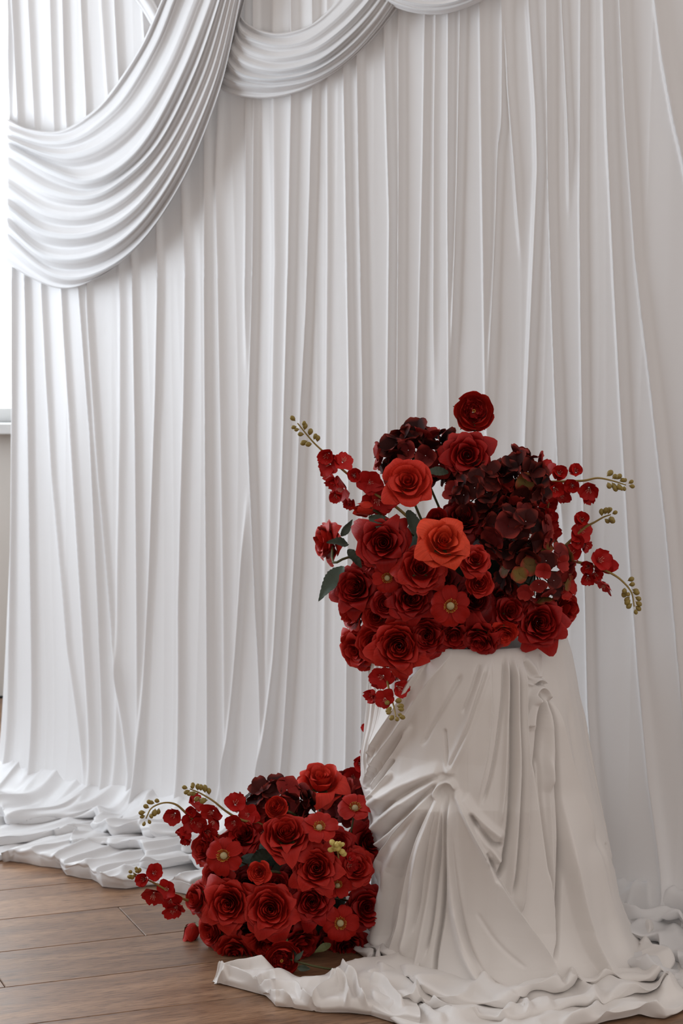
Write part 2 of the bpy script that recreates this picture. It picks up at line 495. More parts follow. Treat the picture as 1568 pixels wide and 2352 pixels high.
def build_curtain():
    zt = 3.0
    # height rows are denser near the floor
    zr = np.concatenate([np.linspace(0.012, .5, 60)[:-1], np.linspace(.5, zt, 110)])
    ledge = np.array([on_curtain(x, y) for x, y in [(0, -120), (1, 0), (5, 130), (11, 240), (11, 300), (8, 600), (3, 650), (5, 800), (9, 930), (7, 1000), (4, 1150), (-6, 1400), (-22, 1780)]])
    o = np.argsort(ledge[:, 1]); sl = np.interp(zr, ledge[o, 1], ledge[o, 0])
    smax = 2.55
    ns = 1150
    t = np.linspace(0, 1, ns)
    S = sl[:, None] + (smax - sl[:, None]) * t[None]
    Z = np.repeat(zr[:, None], ns, 1)
    # broad billows plus fine random drapery
    D = .018 * noise2(S * 3.1 + 2, Z * .22 + 5, 3) + .006 * noise2(S * 9 + 1, Z * .35, 4)
    # soft secondary pleats between the read ones
    n = noise2(S * 17 + .5 * noise2(S * 2, Z * .6, 8), Z * .30 + 9, 6)
    D += .0012 * np.exp(-np.abs(n) / .16)
    lean = np.zeros_like(S)
    for pts, h, wl_, wr_ in FOLDS:
        q = np.array([on_curtain(x, y, .01) for x, y in pts])
        q = q[np.argsort(q[:, 1])]
        zz = np.clip(zr, q[0, 1] - .3, q[-1, 1] + .3)
        sk = np.interp(zz, q[:, 1], q[:, 0])
        # continue straight beyond the ends only when the fold reaches the frame edge, else fade
        fade = np.ones_like(zr)
        ytop = min(p[1] for p in pts); ybot = max(p[1] for p in pts)
        if ytop > 30: fade *= smooth01((q[-1, 1] + .04 - zr) / .22) if ytop > 300 else 1
        if ybot < 1500: fade *= smooth01((zr - q[0, 1] + .04) / .25)
        x = S - sk[:, None]
        w = np.where(x < 0, wl_, wr_) * .66 * (1 + .35 * np.clip(.6 - zr, 0, .6) / .6)[:, None]
        g = np.exp(-np.abs(x / w) ** 1.7)
        D += .80 * h * g * fade[:, None]
    # the foot kicks out into the puddle
    D += .05 * np.exp(-Z / .045) + .02 * np.exp(-Z / .15) * (1 + 1.2 * noise2(S * 6, Z * 3, 12))
    # turn the left border back
    edge = np.exp(-(S - sl[:, None]) / .018)
    D -= .05 * edge
    P = curtain_pt(S.ravel(), Z.ravel(), D.ravel()).reshape(len(zr), ns, 3)
    root = obj('backdrop_curtain', grid_mesh('backdrop_curtain', P, M['curtain']))
    tag(root, 'tall white satin backdrop curtain hanging in pleats behind the red flowers', 'curtain')
    return root

curtain = build_curtain()

# puddle of the curtain on the floor: overlapping tiers of loose cloth
def tiers(C, rows):
    """C: n_control x n_columns x 2 profile points (outward, height); Catmull-Rom along the first axis"""
    nc = len(C)
    E = np.concatenate([2 * C[:1] - C[1:2], C, 2 * C[-1:] - C[-2:-1]], 0)
    out = []
    for u in np.linspace(0, nc - 1 - 1e-6, rows):
        i = int(u); t = u - i
        a, b, c, d = E[i], E[i + 1], E[i + 2], E[i + 3]
        out.append(.5 * ((2 * b) + (c - a) * t + (2 * a - 5 * b + 4 * c - d) * t * t + (3 * b - a - 3 * c + d) * t ** 3))
    return np.array(out)

def fold_profile(x, Q, seed, f=1.0, hmul=1.0, inner=1.0):
    """cross-sections of a puddled hem of reach Q(x)"""
    def n(k, fr): return noise2(x * fr * f, x * 0 + k * 3.7, seed + k)
    Qn = np.maximum(Q, .02)
    o1 = np.clip(.36 + .34 * n(1, 5.0) + .16 * n(2, 13), .12, .62) * Qn     # front of the upper tier
    o2 = np.clip(.68 + .26 * n(3, 5.5) + .14 * n(4, 15), .40, .88) * Qn     # front of the middle tier
    b1 = o1 - np.clip(.16 + .14 * n(5, 6), .04, .35) * Qn
    b2 = o2 - np.clip(.14 + .12 * n(6, 6), .04, .30) * Qn
    h1 = (.050 + .030 * n(7, 8) + .016 * n(8, 19)) * hmul
    h2 = (.038 + .026 * n(9, 9) + .014 * n(10, 21)) * hmul
    h3 = (.028 + .024 * n(11, 10) + .012 * n(12, 24)) * hmul
    h1, h2, h3 = (np.maximum(h, .012) for h in (h1, h2, h3))
    Z = np.zeros_like(x)
    pts = [(Z - .03, Z + .10 * hmul * inner), (Z + .02, .07 * hmul * inner + .3 * h1), (.5 * o1, .75 * h1 + .008 * n(13, 12)), (o1 - .012, h1), (o1, .72 * h1), (o1 - .010, .40 * h1), (b1, .30 * h2 + .004),
           (.5 * (b1 + o2), .62 * h2 + .010 * n(14, 14)), (o2 - .012, h2), (o2, .68 * h2), (o2 - .012, .35 * h2), (b2, .30 * h3 + .003),
           (.5 * (b2 + Qn), .70 * h3 + .010 * n(15, 16)), (Qn - .012, h3), (Qn, .60 * h3), (Qn - .006, Z + .002)]
    return np.array([np.stack([a + 0 * x, b + 0 * x], -1) for a, b in pts])

def build_puddle():
    front = [(-220, 1975), (-60, 1990), (0, 1984), (20, 1980), (36, 1972), (44, 1984), (90, 1994), (142, 1997), (150, 2014), (180, 2020), (205, 2024), (235, 2040), (285, 2045), (330, 2038), (352, 2036), (400, 2052), (440, 2060),
             (520, 2050), (640, 2050), (800, 2080), (1000, 2120), (1150, 2150), (1300, 2190), (1440, 2236), (1500, 2262), (1545, 2282), (1600, 2300), (1750, 2360)]
    fp = np.array([floor_at(x, y)[:2] for x, y in front])
    s_ = (fp - CA) @ CD; q_ = (fp - CA) @ CN
    o = np.argsort(s_); s_, q_ = s_[o], q_[o]
    ns, nq = 900, 150
    s = np.linspace(-.33, 2.3, ns)
    Q = np.interp(s, s_, q_) + .012 * noise2(s * 14, s * 0 + .5, 31)
    R_ = tiers(fold_profile(s, Q, 300), nq)
    q = R_[..., 0]; H = R_[..., 1]
    S = np.repeat(s[None], nq, 0)
    u = np.linspace(0, 1, nq)[:, None] + 0 * S
    # creases that run obliquely over the tiers
    fl = crumple(S * 1.0, u * .55, 40, 6.5, .9, .12)
    f2 = crumple(S + 5, u * .45, 44, 14, .9, .05)
    lift = np.clip(H / .02, 0, 1)
    H = H + (.017 * fl + .012 * f2 - .007) * lift
    H = np.maximum(H, .0025)
    S = S + (.022 * noise2(S * 9, u * 6, 81) + .010 * noise2(S * 22, u * 11, 83)) * np.clip(1.2 - u, 0, 1)
    q = q + .012 * noise2(S * 17, u * 9, 82) * np.clip((1 - u) * 8, 0, 1)
    P = curtain_pt(S.ravel(), H.ravel(), q.ravel()).reshape(nq, ns, 3)
    o = obj('puddled_hem', grid_mesh('puddled_hem', P, M['curtain'], flip=True), curtain)
    tag(o, 'crumpled white hem puddled on the floor')
build_puddle()

# ------------------------------------------------------------------ swags
def build_swag(name, label, guides, off0, bulge, amp, n_t=140, per=12, wrap_left=0.0):
    G = [spline(g, n_t) for g in guides]
    ng = len(G)
    W = np.linspace(0, ng - 1, (ng - 1) * per + 1)
    t = np.linspace(0, 1, n_t)
    rows = []
    Gs = np.array(G)                                 # ng x n_t x 2
    for w in W:
        i = min(int(w), ng - 2); f = w - i
        a = Gs[max(i - 1, 0)]; b = Gs[i]; c = Gs[i + 1]; d = Gs[min(i + 2, ng - 1)]
        p = .5 * (2 * b + (c - a) * f + (2 * a - 5 * b + 4 * c - d) * f * f + (3 * b - a - 3 * c + d) * f ** 3)
        rows.append(p)
    R_ = np.array(rows)                              # nw x n_t x 2 (pixels)
    nw = len(W)
    prof = np.abs(np.cos(math.pi * W)) ** 1.3         # ridge on every guide, groove between
    prof = 1 - (1 - prof) * 1.0
    x = W / (ng - 1)
    body = np.sqrt(np.clip(1 - (2 * x - 1) ** 2 * .86, 0, 1))
    gap = np.linalg.norm(np.diff(Gs, axis=0), axis=-1)          # pixels between neighbouring guides
    gap = np.clip(gap / 32.0, .12, 1.0)
    P = np.zeros((nw, n_t, 3))
    for i in range(nw):
        gi = min(int(W[i]), ng - 2)
        for j in range(n_t):
            am = amp * (.55 + .45 * math.sin(i * 1.7) ** 2) * (1 + .4 * math.sin(t[j] * 5 + i * .13))
            off = off0 + bulge * body[i] + am * gap[gi, j] * (prof[i] - .5)
            if wrap_left: off -= wrap_left * max(0, (t[j] - .9) / .1) ** 2
            if i in (0, nw - 1): off -= .03
            if i in (1, nw - 2): off -= .012
            s, z = on_curtain(R_[i, j, 0], R_[i, j, 1], off)
            P[i, j] = curtain_pt([s], [z], [off])[0]
    # smooth small folds
    o = obj(name, grid_mesh(name, P, M['curtain'], flip=False))
    tag(o, label, 'swag', 'swags across the backdrop curtain')
    return o

def h2(l): return [(x / 2, y / 2) for x, y in l]
G1 = [
    [(840, -260), (790, -100), (740, 0), (640, 220), (500, 430), (400, 530), (270, 600), (130, 590), (40, 548), (6, 528)],
    [(880, -260), (840, -100), (800, 0), (720, 200), (580, 440), (450, 570), (330, 640), (200, 650), (60, 610), (6, 580)],
    [(960, -260), (940, -100), (900, 0), (780, 290), (640, 520), (480, 660), (330, 715), (200, 700), (50, 640), (10, 618)],
    [(1010, -260), (995, -100), (970, 0), (850, 310), (700, 600), (560, 760), (400, 830), (250, 790), (60, 690), (12, 660)],
    [(1040, -260), (1030, -100), (1012, 0), (900, 330), (745, 640), (590, 810), (420, 905), (230, 880), (50, 770), (14, 740)],
    [(1060, -260), (1055, -100), (1040, 0), (940, 340), (785, 660), (610, 880), (420, 985), (220, 975), (50, 870), (14, 840)],
    [(1085, -260), (1080, -100), (1062, 0), (970, 350), (805, 710), (620, 960), (420, 1075), (210, 1070), (50, 960), (14, 930)],
    [(1105, -260), (1100, -100), (1080, 0), (990, 370), (830, 750), (640, 1030), (440, 1170), (220, 1180), (50, 1050), (12, 1000)],
    [(1125, -260), (1120, -100), (1102, 0), (1012, 400), (860, 790), (650, 1110), (430, 1262), (240, 1262), (50, 1120), (8, 1070)],
    [(1150, -260), (1145, -100), (1125, 0), (1040, 300), (940, 600), (760, 930), (560, 1195), (400, 1300), (280, 1326), (150, 1282), (20, 1200), (-4, 1170)],
]
build_swag('swag', 'long white swag sweeping down to the curtain border beside the window', [h2(g) for g in G1], .035, .050, .023, wrap_left=.10)
G2 = [
    [(545, -30), (548, 20), (566, 52), (610, 72), (655, 74), (710, 58), (760, 15), (800, -45), (830, -110)],
    [(542, 30), (552, 72), (585, 92), (640, 104), (700, 94), (762, 52), (822, -10), (850, -60), (870, -110)],
    [(536, 70), (550, 100), (585, 121), (640, 131), (720, 114), (790, 65), (850, 0), (880, -50), (895, -110)],
    [(526, 105), (545, 130), (585, 150), (650, 159), (730, 138), (800, 85), (860, 20), (895, -40), (910, -110)],
    [(520, 140), (540, 162), (575, 178), (640, 182), (722, 164), (802, 110), (872, 32), (908, -30), (925, -110)],
    [(506, 170), (530, 184), (565, 195), (632, 200), (720, 182), (800, 132), (870, 55), (922, -30), (940, -110)],
    [(498, 200), (520, 213), (555, 223), (622, 226), (700, 206), (780, 158), (850, 95), (912, 20), (945, -35), (962, -110)],
]
build_swag('swag', 'middle white swag of tight curved folds near the curtain top', [h2([(2 * a, 2 * b) for a, b in g]) for g in G2], .015, .045, .021)
build_swag('swag', 'narrow white swag strip passing behind the long swag', [[(250, -70), (285, -30), (318, 12), (350, 66), (372, 110)], [(285, -70), (312, -30), (338, 5), (358, 40), (380, 85)], [(320, -70), (338, -30), (354, 0), (368, 25), (390, 60)]], .03, .02, .01, n_t=60)
G3 = [
    [(835, -110), (868, -70), (910, -45), (965, -32), (1020, -34), (1075, -55), (1120, -100)],
    [(845, -85), (872, -48), (912, -20), (965, -8), (1022, -8), (1078, -28), (1125, -70)],
    [(850, -55), (880, -25), (918, -2), (968, 10), (1025, 9), (1082, -10), (1130, -45)],
    [(850, -40), (880, -8), (920, 12), (970, 23), (1025, 21), (1085, 2), (1132, -28)],
    [(850, -25), (878, 2), (918, 22), (972, 33), (1028, 31), (1090, 10), (1135, -14)],
]
build_swag('swag', 'small white swag barely showing at the upper border of the picture', G3, .02, .05, .02, n_t=90)

# ------------------------------------------------------------------ pedestal and its cloth
PA = at(1084, 1457, 4.69)[:2]                      # axis
PTOP = at(1084, 1457, 4.69)[2]

def lathe(profile, n=64):
    V, Fc = [], []
    for r, z in profile:
        for k in range(n):
            a = 2 * math.pi * k / n
            V.append((r * math.cos(a), r * math.sin(a), z))
    m = len(profile)
    for i in range(m - 1):
        for k in range(n):
            Fc.append((i * n + k, i * n + (k + 1) % n, (i + 1) * n + (k + 1) % n, (i + 1) * n + k))
    Fc.append(tuple(range(n - 1, -1, -1)))
    Fc.append(tuple((m - 1) * n + k for k in range(n)))
    return V, Fc

ped = empty('pedestal', (PA[0], PA[1], 0))
tag(ped, 'round grey pedestal under the white cloth, only its top rim showing', 'pedestal')
obj('column', make_mesh('column', *lathe([(.185, .003), (.185, PTOP - .03)], 48), M['grey']), ped)
obj('top_plate', make_mesh('top_plate', *lathe([(.185, PTOP - .03), (.207, PTOP - .026), (.210, PTOP - .02), (.210, PTOP - .004), (.206, PTOP)], 72), M['grey'], smooth=False), ped)

def zc(l):                                         # coordinates read on the 1568-wide crop of (780,1420)-(1568,2352)
    return [(780 + .50255 * x, 1420 + .50255 * y) for x, y in l]

# kind, points, half width (px), height (m)
STROKES = [
    # big diagonal rolls from the top rim down to the left border
    ('step', [(535, 130), (470, 215), (390, 330), (300, 480), (215, 610), (140, 720), (95, 775)], 70, .020),
    ('step', [(425, 160), (370, 250), (300, 390), (240, 500), (190, 600), (150, 690)], 45, .018),
    ('ridge', [(690, 160), (640, 320), (590, 470), (550, 590), (505, 680), (495, 720)], 22, .012),
    ('groove', [(680, 190), (630, 350), (575, 520), (520, 640), (497, 690)], 9, .010),
    ('groove', [(480, 500), (488, 600), (493, 690)], 8, .006),
    # gathers fanning from the pin to the left border
    ('ridge', [(480, 690), (400, 715), (300, 760), (200, 820), (135, 870)], 30, .018),
    ('groove', [(480, 705), (400, 745), (300, 800), (210, 865), (150, 925)], 12, .010),
    ('ridge', [(480, 720), (390, 780), (290, 850), (210, 920), (155, 985)], 24, .018),
    ('groove', [(470, 735), (380, 820), (290, 905), (220, 975), (165, 1035)], 11, .010),
    ('ridge', [(460, 750), (370, 860), (290, 940), (215, 1010), (165, 1040)], 18, .014),
    ('step', [(452, 770), (360, 880), (280, 980), (220, 1070), (195, 1160), (185, 1250)], -45, .020),
    ('ridge', [(440, 800), (350, 960), (280, 1090), (220, 1260), (185, 1430), (185, 1530)], 28, .018),
    ('groove', [(420, 850), (345, 1020), (290, 1180), (240, 1370), (200, 1520)], 12, .009),
    # tail hanging under the pin
    ('step', [(452, 790), (425, 880), (385, 1010), (350, 1150), (325, 1290), (300, 1420), (240, 1540), (170, 1600)], -60, .030),
    ('ridge', [(462, 780), (440, 900), (400, 1060), (370, 1250), (345, 1420), (300, 1560)], 16, .020),
    ('ridge', [(480, 790), (470, 950), (440, 1150), (410, 1350), (370, 1540), (330, 1640)], 14, .014),
    ('groove', [(494, 790), (497, 950), (492, 1150), (475, 1350), (440, 1550), (430, 1700)], 8, .018),
    ('ridge', [(505, 790), (508, 950), (515, 1150), (530, 1350), (570, 1530), (640, 1650), (740, 1720)], 22, .024),
    ('groove', [(512, 850), (530, 1150), (555, 1350), (600, 1520), (680, 1650), (800, 1720)], 10, .012),
    ('step', [(515, 765), (560, 860), (610, 970), (660, 1080), (720, 1200), (790, 1320), (870, 1440), (950, 1545), (1005, 1620)], 110, .036),
    ('ridge', [(520, 775), (575, 880), (640, 1010), (690, 1120)], 16, .016),
    # loop over the pin
    ('ridge', [(445, 830), (447, 785), (465, 755), (490, 742), (515, 752), (535, 790)], 10, .016),
    # small pleats that end in the long crease
    ('ridge', [(560, 800), (600, 870), (670, 945), (752, 1012)], 18, .014),
    ('groove', [(590, 880), (640, 960), (700, 1030), (748, 1030)], 9, .014),
    ('ridge', [(620, 930), (660, 1010), (700, 1065), (738, 1122)], 15, .014),
    ('groove', [(660, 1060), (690, 1120), (712, 1190)], 9, .012),
    # long pleats from the rim
    ('step', [(690, 150), (690, 300), (688, 450), (670, 620), (640, 780), (628, 890)], 60, .010),
    ('groove', [(782, 140), (786, 400), (780, 700), (770, 950), (745, 1120), (708, 1205)], 9, .018),
    ('ridge', [(795, 135), (800, 400), (800, 700), (790, 1000), (770, 1280)], 13, .012),
    ('groove', [(812, 140), (815, 500), (815, 800), (805, 1100), (785, 1300)], 6, .010),
    ('step', [(832, 150), (836, 400), (838, 700), (836, 1000), (828, 1200), (820, 1380)], 30, .020),
    ('step', [(842, 460), (858, 600), (885, 780), (910, 980), (945, 1220), (972, 1430), (1000, 1590)], 70, .018),
    # knot on the right and its tail
    ('groove', [(838, 200), (860, 230), (885, 268)], 8, .006),
    ('ridge', [(845, 170), (880, 220), (902, 275)], 12, .009),
    ('groove', [(838, 265), (862, 280), (888, 292)], 6, .005),
    ('ridge', [(838, 290), (865, 300), (885, 305)], 7, .006),
    ('ridge', [(918, 160), (916, 220), (908, 275)], 8, .007),
    ('ridge', [(880, 300), (888, 285), (905, 278), (925, 288), (930, 300)], 6, .012),
    ('groove', [(895, 303), (905, 296), (918, 300)], 6, .012),
    ('ridge', [(868, 395), (880, 350), (895, 320), (915, 314), (935, 335), (952, 375)], 8, .015),
    ('step', [(885, 340), (860, 400), (845, 450), (846, 520)], -30, .009),
    ('ridge', [(890, 350), (870, 420), (858, 500)], 13, .016),
    ('groove', [(908, 340), (906, 450), (898, 600), (880, 760)], 8, .016),
    ('ridge', [(920, 345), (935, 450), (945, 600), (940, 800)], 18, .014),
    ('groove', [(925, 350), (955, 450), (972, 620), (990, 800), (1005, 1000), (1002, 1200), (988, 1420)], 9, .024),
    ('step', [(930, 335), (975, 410), (1000, 520), (1030, 650), (1075, 780), (1130, 950), (1160, 1050)], 50, .018),
    # fine creases
    ('groove', [(560, 250), (500, 360), (430, 480), (370, 590)], 10, .006),
    ('ridge', [(330, 480), (260, 600), (190, 700), (130, 780)], 12, .008),
    ('groove', [(300, 520), (230, 630), (160, 730), (110, 790)], 7, .010),
    ('groove', [(250, 640), (190, 720), (140, 800)], 7, .010),
    ('ridge', [(240, 700), (185, 770), (145, 830)], 8, .010),
    ('groove', [(640, 200), (600, 330), (560, 440)], 8, .005),
    ('groove', [(752, 140), (745, 350), (720, 560), (690, 720), (650, 860)], 7, .008),
    ('ridge', [(768, 140), (765, 360), (755, 600), (745, 800), (730, 960)], 9, .008),
    ('groove', [(455, 850), (430, 980), (400, 1150), (380, 1300), (350, 1450)], 5, .010),
    ('groove', [(480, 850), (475, 1000), (455, 1180), (430, 1380), (395, 1550)], 5, .010),
    ('groove', [(400, 900), (345, 1050), (300, 1200), (270, 1350), (230, 1480)], 5, .008),
    ('ridge', [(530, 1300), (560, 1440), (610, 1560), (690, 1660)], 10, .008),
    ('groove', [(620, 1330), (720, 1480), (850, 1600)], 9, .004),
    ('groove', [(860, 600), (890, 800), (915, 1000), (945, 1200)], 6, .008),
    ('groove', [(900, 600), (920, 850), (950, 1100), (975, 1300)], 6, .007),
    ('ridge', [(930, 600), (950, 850), (965, 1100), (970, 1350)], 9, .008),
    ('groove', [(1040, 350), (1075, 600), (1120, 850), (1170, 1100), (1230, 1350)], 12, .005),
    ('groove', [(1190, 1020), (1215, 1090), (1245, 1150)], 6, .004),
    ('groove', [(1010, 1000), (1005, 1200), (995, 1450), (985, 1580)], 8, .014),
    # wide fold on the right with a shaded recess beside it
    ('step', [(985, 780), (1010, 950), (1030, 1150), (1070, 1350), (1120, 1500), (1200, 1630), (1300, 1720), (1400, 1752)], -120, .038),
    ('ridge', [(1150, 1000), (1180, 1200), (1230, 1400), (1300, 1580), (1400, 1720)], 40, .008),
]

POOL = [
    ('ridge', [(560, 1540), (620, 1630), (700, 1700), (800, 1732), (900, 1722), (980, 1685), (1012, 1640)], 20, .014),
    ('ridge', [(1040, 1600), (1085, 1680), (1150, 1722), (1172, 1762), (1120, 1820), (1000, 1850)], 20, .015),
    ('ridge', [(980, 1770), (880, 1785), (790, 1800), (730, 1850)], 16, .013),
    ('ridge', [(1180, 1620), (1260, 1690), (1380, 1755), (1480, 1722), (1530, 1650)], 30, .017),
    ('ridge', [(1390, 1595), (1460, 1640), (1492, 1720), (1440, 1790), (1300, 1830), (1150, 1858)], 18, .015),
    ('ridge', [(-80, 1610), (60, 1640), (250, 1650), (340, 1700), (330, 1760), (200, 1775)], 16, .010),
    ('ridge', [(430, 1750), (470, 1800), (560, 1830), (640, 1800)], 16, .013),
    ('ridge', [(-500, 1640), (-380, 1665), (-250, 1660), (-120, 1650), (0, 1600)], 18, .014),
    ('ridge', [(-330, 1690), (-200, 1720), (-120, 1700), (-60, 1720), (20, 1790)], 12, .011),
    ('ridge', [(40, 1640), (60, 1720), (50, 1800)], 10, .011),
    ('ridge', [(350, 1700), (360, 1760), (420, 1830), (500, 1850)], 12, .010),
    ('ridge', [(700, 1740), (820, 1770), (860, 1830)], 12, .010),
]

def kc(l):                                         # read on the 1568-wide crop of (400,2000)-(800,2352)
    return [((400 + .2551 * x - 780) / .50255, (2000 + .2551 * y - 1420) / .50255) for x, y in l]
CORNER = [
    ('ridge', kc([(420, 880), (432, 940), (420, 990), (380, 1025)]), 12, .016),
    ('ridge', kc([(430, 915), (560, 965), (690, 1030), (790, 1085)]), 9, .014),
    ('ridge', kc([(690, 1025), (760, 985), (830, 955), (910, 935), (1050, 945), (1200, 945), (1400, 905), (1460, 880)]), 9, .006),
    ('groove', kc([(700, 1040), (760, 1010), (860, 990), (900, 1010)]), 9, .010),
    ('ridge', kc([(770, 1062), (900, 1055), (1010, 1065), (1110, 1088), (1160, 1170)]), 9, .014),
    ('ridge', kc([(1150, 1130), (1230, 1210), (1275, 1268)]), 8, .016),
    ('ridge', kc([(1230, 1215), (1330, 1130), (1440, 1062), (1462, 1010), (1405, 985)]), 8, .018),
    ('ridge', kc([(690, 1130), (850, 1140), (950, 1122), (1010, 1180), (1090, 1245)]), 8, .014),
    ('ridge', kc([(1440, 960), (1540, 1020), (1560, 1120), (1550, 1250)]), 9, .018),
    ('ridge', kc([(1500, 880), (1560, 940), (1640, 1000), (1660, 1150), (1720, 1260)]), 10, .018),
    ('ridge', kc([(1760, 1000), (1900, 1040), (1980, 1150), (2050, 1250)]), 12, .016),
    ('groove', kc([(860, 1110), (1000, 1120), (1080, 1180)]), 10, .008),
]
def stroke_field(PX, PY, strokes):
    D = np.zeros_like(PX)
    for kind, pts, w, h in strokes:
        q = spline(zc(pts), max(8, len(pts) * 4))
        aw = abs(w) * .50255
        m = aw * 3.5 + 6
        sel = (PX > q[:, 0].min() - m) & (PX < q[:, 0].max() + m) & (PY > q[:, 1].min() - m) & (PY < q[:, 1].max() + m)
        if not sel.any(): continue
        X = PX[sel][:, None]; Y = PY[sel][:, None]
        a = q[:-1]; b = q[1:]; ab = b - a
        L2 = (ab ** 2).sum(1)
        t = ((X - a[:, 0]) * ab[:, 0] + (Y - a[:, 1]) * ab[:, 1]) / L2
        tc = np.clip(t, 0, 1)
        dx = X - (a[:, 0] + tc * ab[:, 0]); dy = Y - (a[:, 1] + tc * ab[:, 1])
        d2 = dx * dx + dy * dy
        k = d2.argmin(1); r = np.arange(len(k))
        dist = np.sqrt(d2[r, k])
        cr = ab[k, 0] * dy[r, k] - ab[k, 1] * dx[r, k]
        s = np.where(cr >= 0, dist, -dist)             # > 0: picture-left of a stroke drawn downwards
        u = (k + tc[r, k]) / len(a)
        tp = .12 if aw < 22 else .30
        end = smooth01(u / tp) * smooth01((1 - u) / tp)
        if kind == 'ridge': g = np.exp(-(dist / aw) ** 2)
        elif kind == 'groove': g = -np.exp(-(dist / aw) ** 2)
        else:
            if w < 0: s = -s
            g = np.where(s >= 0, np.exp(-np.abs(s) / aw * .9), np.exp(-(s / (1.8 + .03 * aw)) ** 2))
        D[sel] += 1.25 * h * g * end
    return D

def build_cloth():
    nt_, nz_ = 1300, 400
    th = np.linspace(0, 2 * math.pi, nt_, endpoint=False)
    z = PTOP - .012 - (PTOP - .012 - .012) * np.linspace(0, 1, nz_)
    sc_ = F / 4.69
    def zy(y): return at(1084, y, 4.69)[2]
    Lp = [(1457, 868), (1500, 856), (1560, 850), (1700, 846), (1770, 834), (1795, 826), (1815, 832), (1850, 844), (1900, 852), (1950, 866), (2020, 874), (2100, 868), (2150, 866), (2190, 872), (2230, 868)]
    Rp = [(1457, 1303), (1560, 1325), (1700, 1350), (1800, 1372), (1950, 1402), (2060, 1420), (2130, 1442), (2200, 1475), (2240, 1500)]
    zl = np.array([zy(y) for y, _ in Lp])[::-1]; rl = np.array([(1084 - x) / sc_ for _, x in Lp])[::-1]
    zr = np.array([zy(y) for y, _ in Rp])[::-1]; rr = np.array([(x - 1084) / sc_ for _, x in Rp])[::-1]
    RL = np.interp(z, zl, rl); RR = np.interp(z, zr, rr)
    c = np.cos(th)[None]
    wgt = smooth01((c + 1) / 2)
    Rb = RL[:, None] * (1 - wgt) + RR[:, None] * wgt
    Rb = np.maximum(Rb, .212)
    Z = np.repeat(z[:, None], nt_, 1); T = np.repeat(th[None], nz_, 0)
    Rb = Rb + .035 * np.exp(-Z / .035)
    P = np.stack([PA[0] + Rb * np.cos(T), PA[1] + Rb * np.sin(T), Z], -1)
    PX, PY = project(P.reshape(-1, 3))
    PX = PX.reshape(Rb.shape); PY = PY.reshape(Rb.shape)
    frontw = smooth01((-np.sin(T) + .12) / .3)
    D = stroke_field(PX.ravel(), PY.ravel(), STROKES).reshape(Rb.shape) * frontw
    # hanging pleats on the sides and the back
    pl = np.exp(-np.abs(noise2(T * 5.5, Z * .9 + 4, 21)) / .12)
    D += .014 * pl * (1 - frontw) + .004 * noise2(T * 7, Z * 5, 22)
    lp = np.exp(-np.abs(noise2(T * 16, Z * .7, 23)) / .10)
    D += .007 * lp * smooth01((-np.cos(T) - .80) / .15) * smooth01((Z - .38) / .08)
    D *= smooth01((PTOP - Z) / .05) * .85 + .15
    R = np.maximum(Rb + D, .2105)
    P = np.stack([PA[0] + R * np.cos(T), PA[1] + R * np.sin(T), Z], -1)
    # top hem turned onto the rim
    top = P[0].copy()
    top[:, 0] = PA[0] + (top[:, 0] - PA[0]) * .985
    top[:, 1] = PA[1] + (top[:, 1] - PA[1]) * .985
    top[:, 2] = PTOP + .001
    lip = top.copy()
    lip[:, 0] = PA[0] + .203 * np.cos(th); lip[:, 1] = PA[1] + .203 * np.sin(th)
    lip[:, 2] = PTOP + .0015
    P = np.concatenate([lip[None], top[None], P], 0)
    o = obj('pedestal_drape', grid_mesh('pedestal_drape', P, M['drape'], wrap=True, flip=True))
    tag(o, 'white jersey cloth draped and knotted around the pedestal, trailing on the floor', 'cloth')
    return o, Rb[-1]

drape, RFOOT = build_cloth()

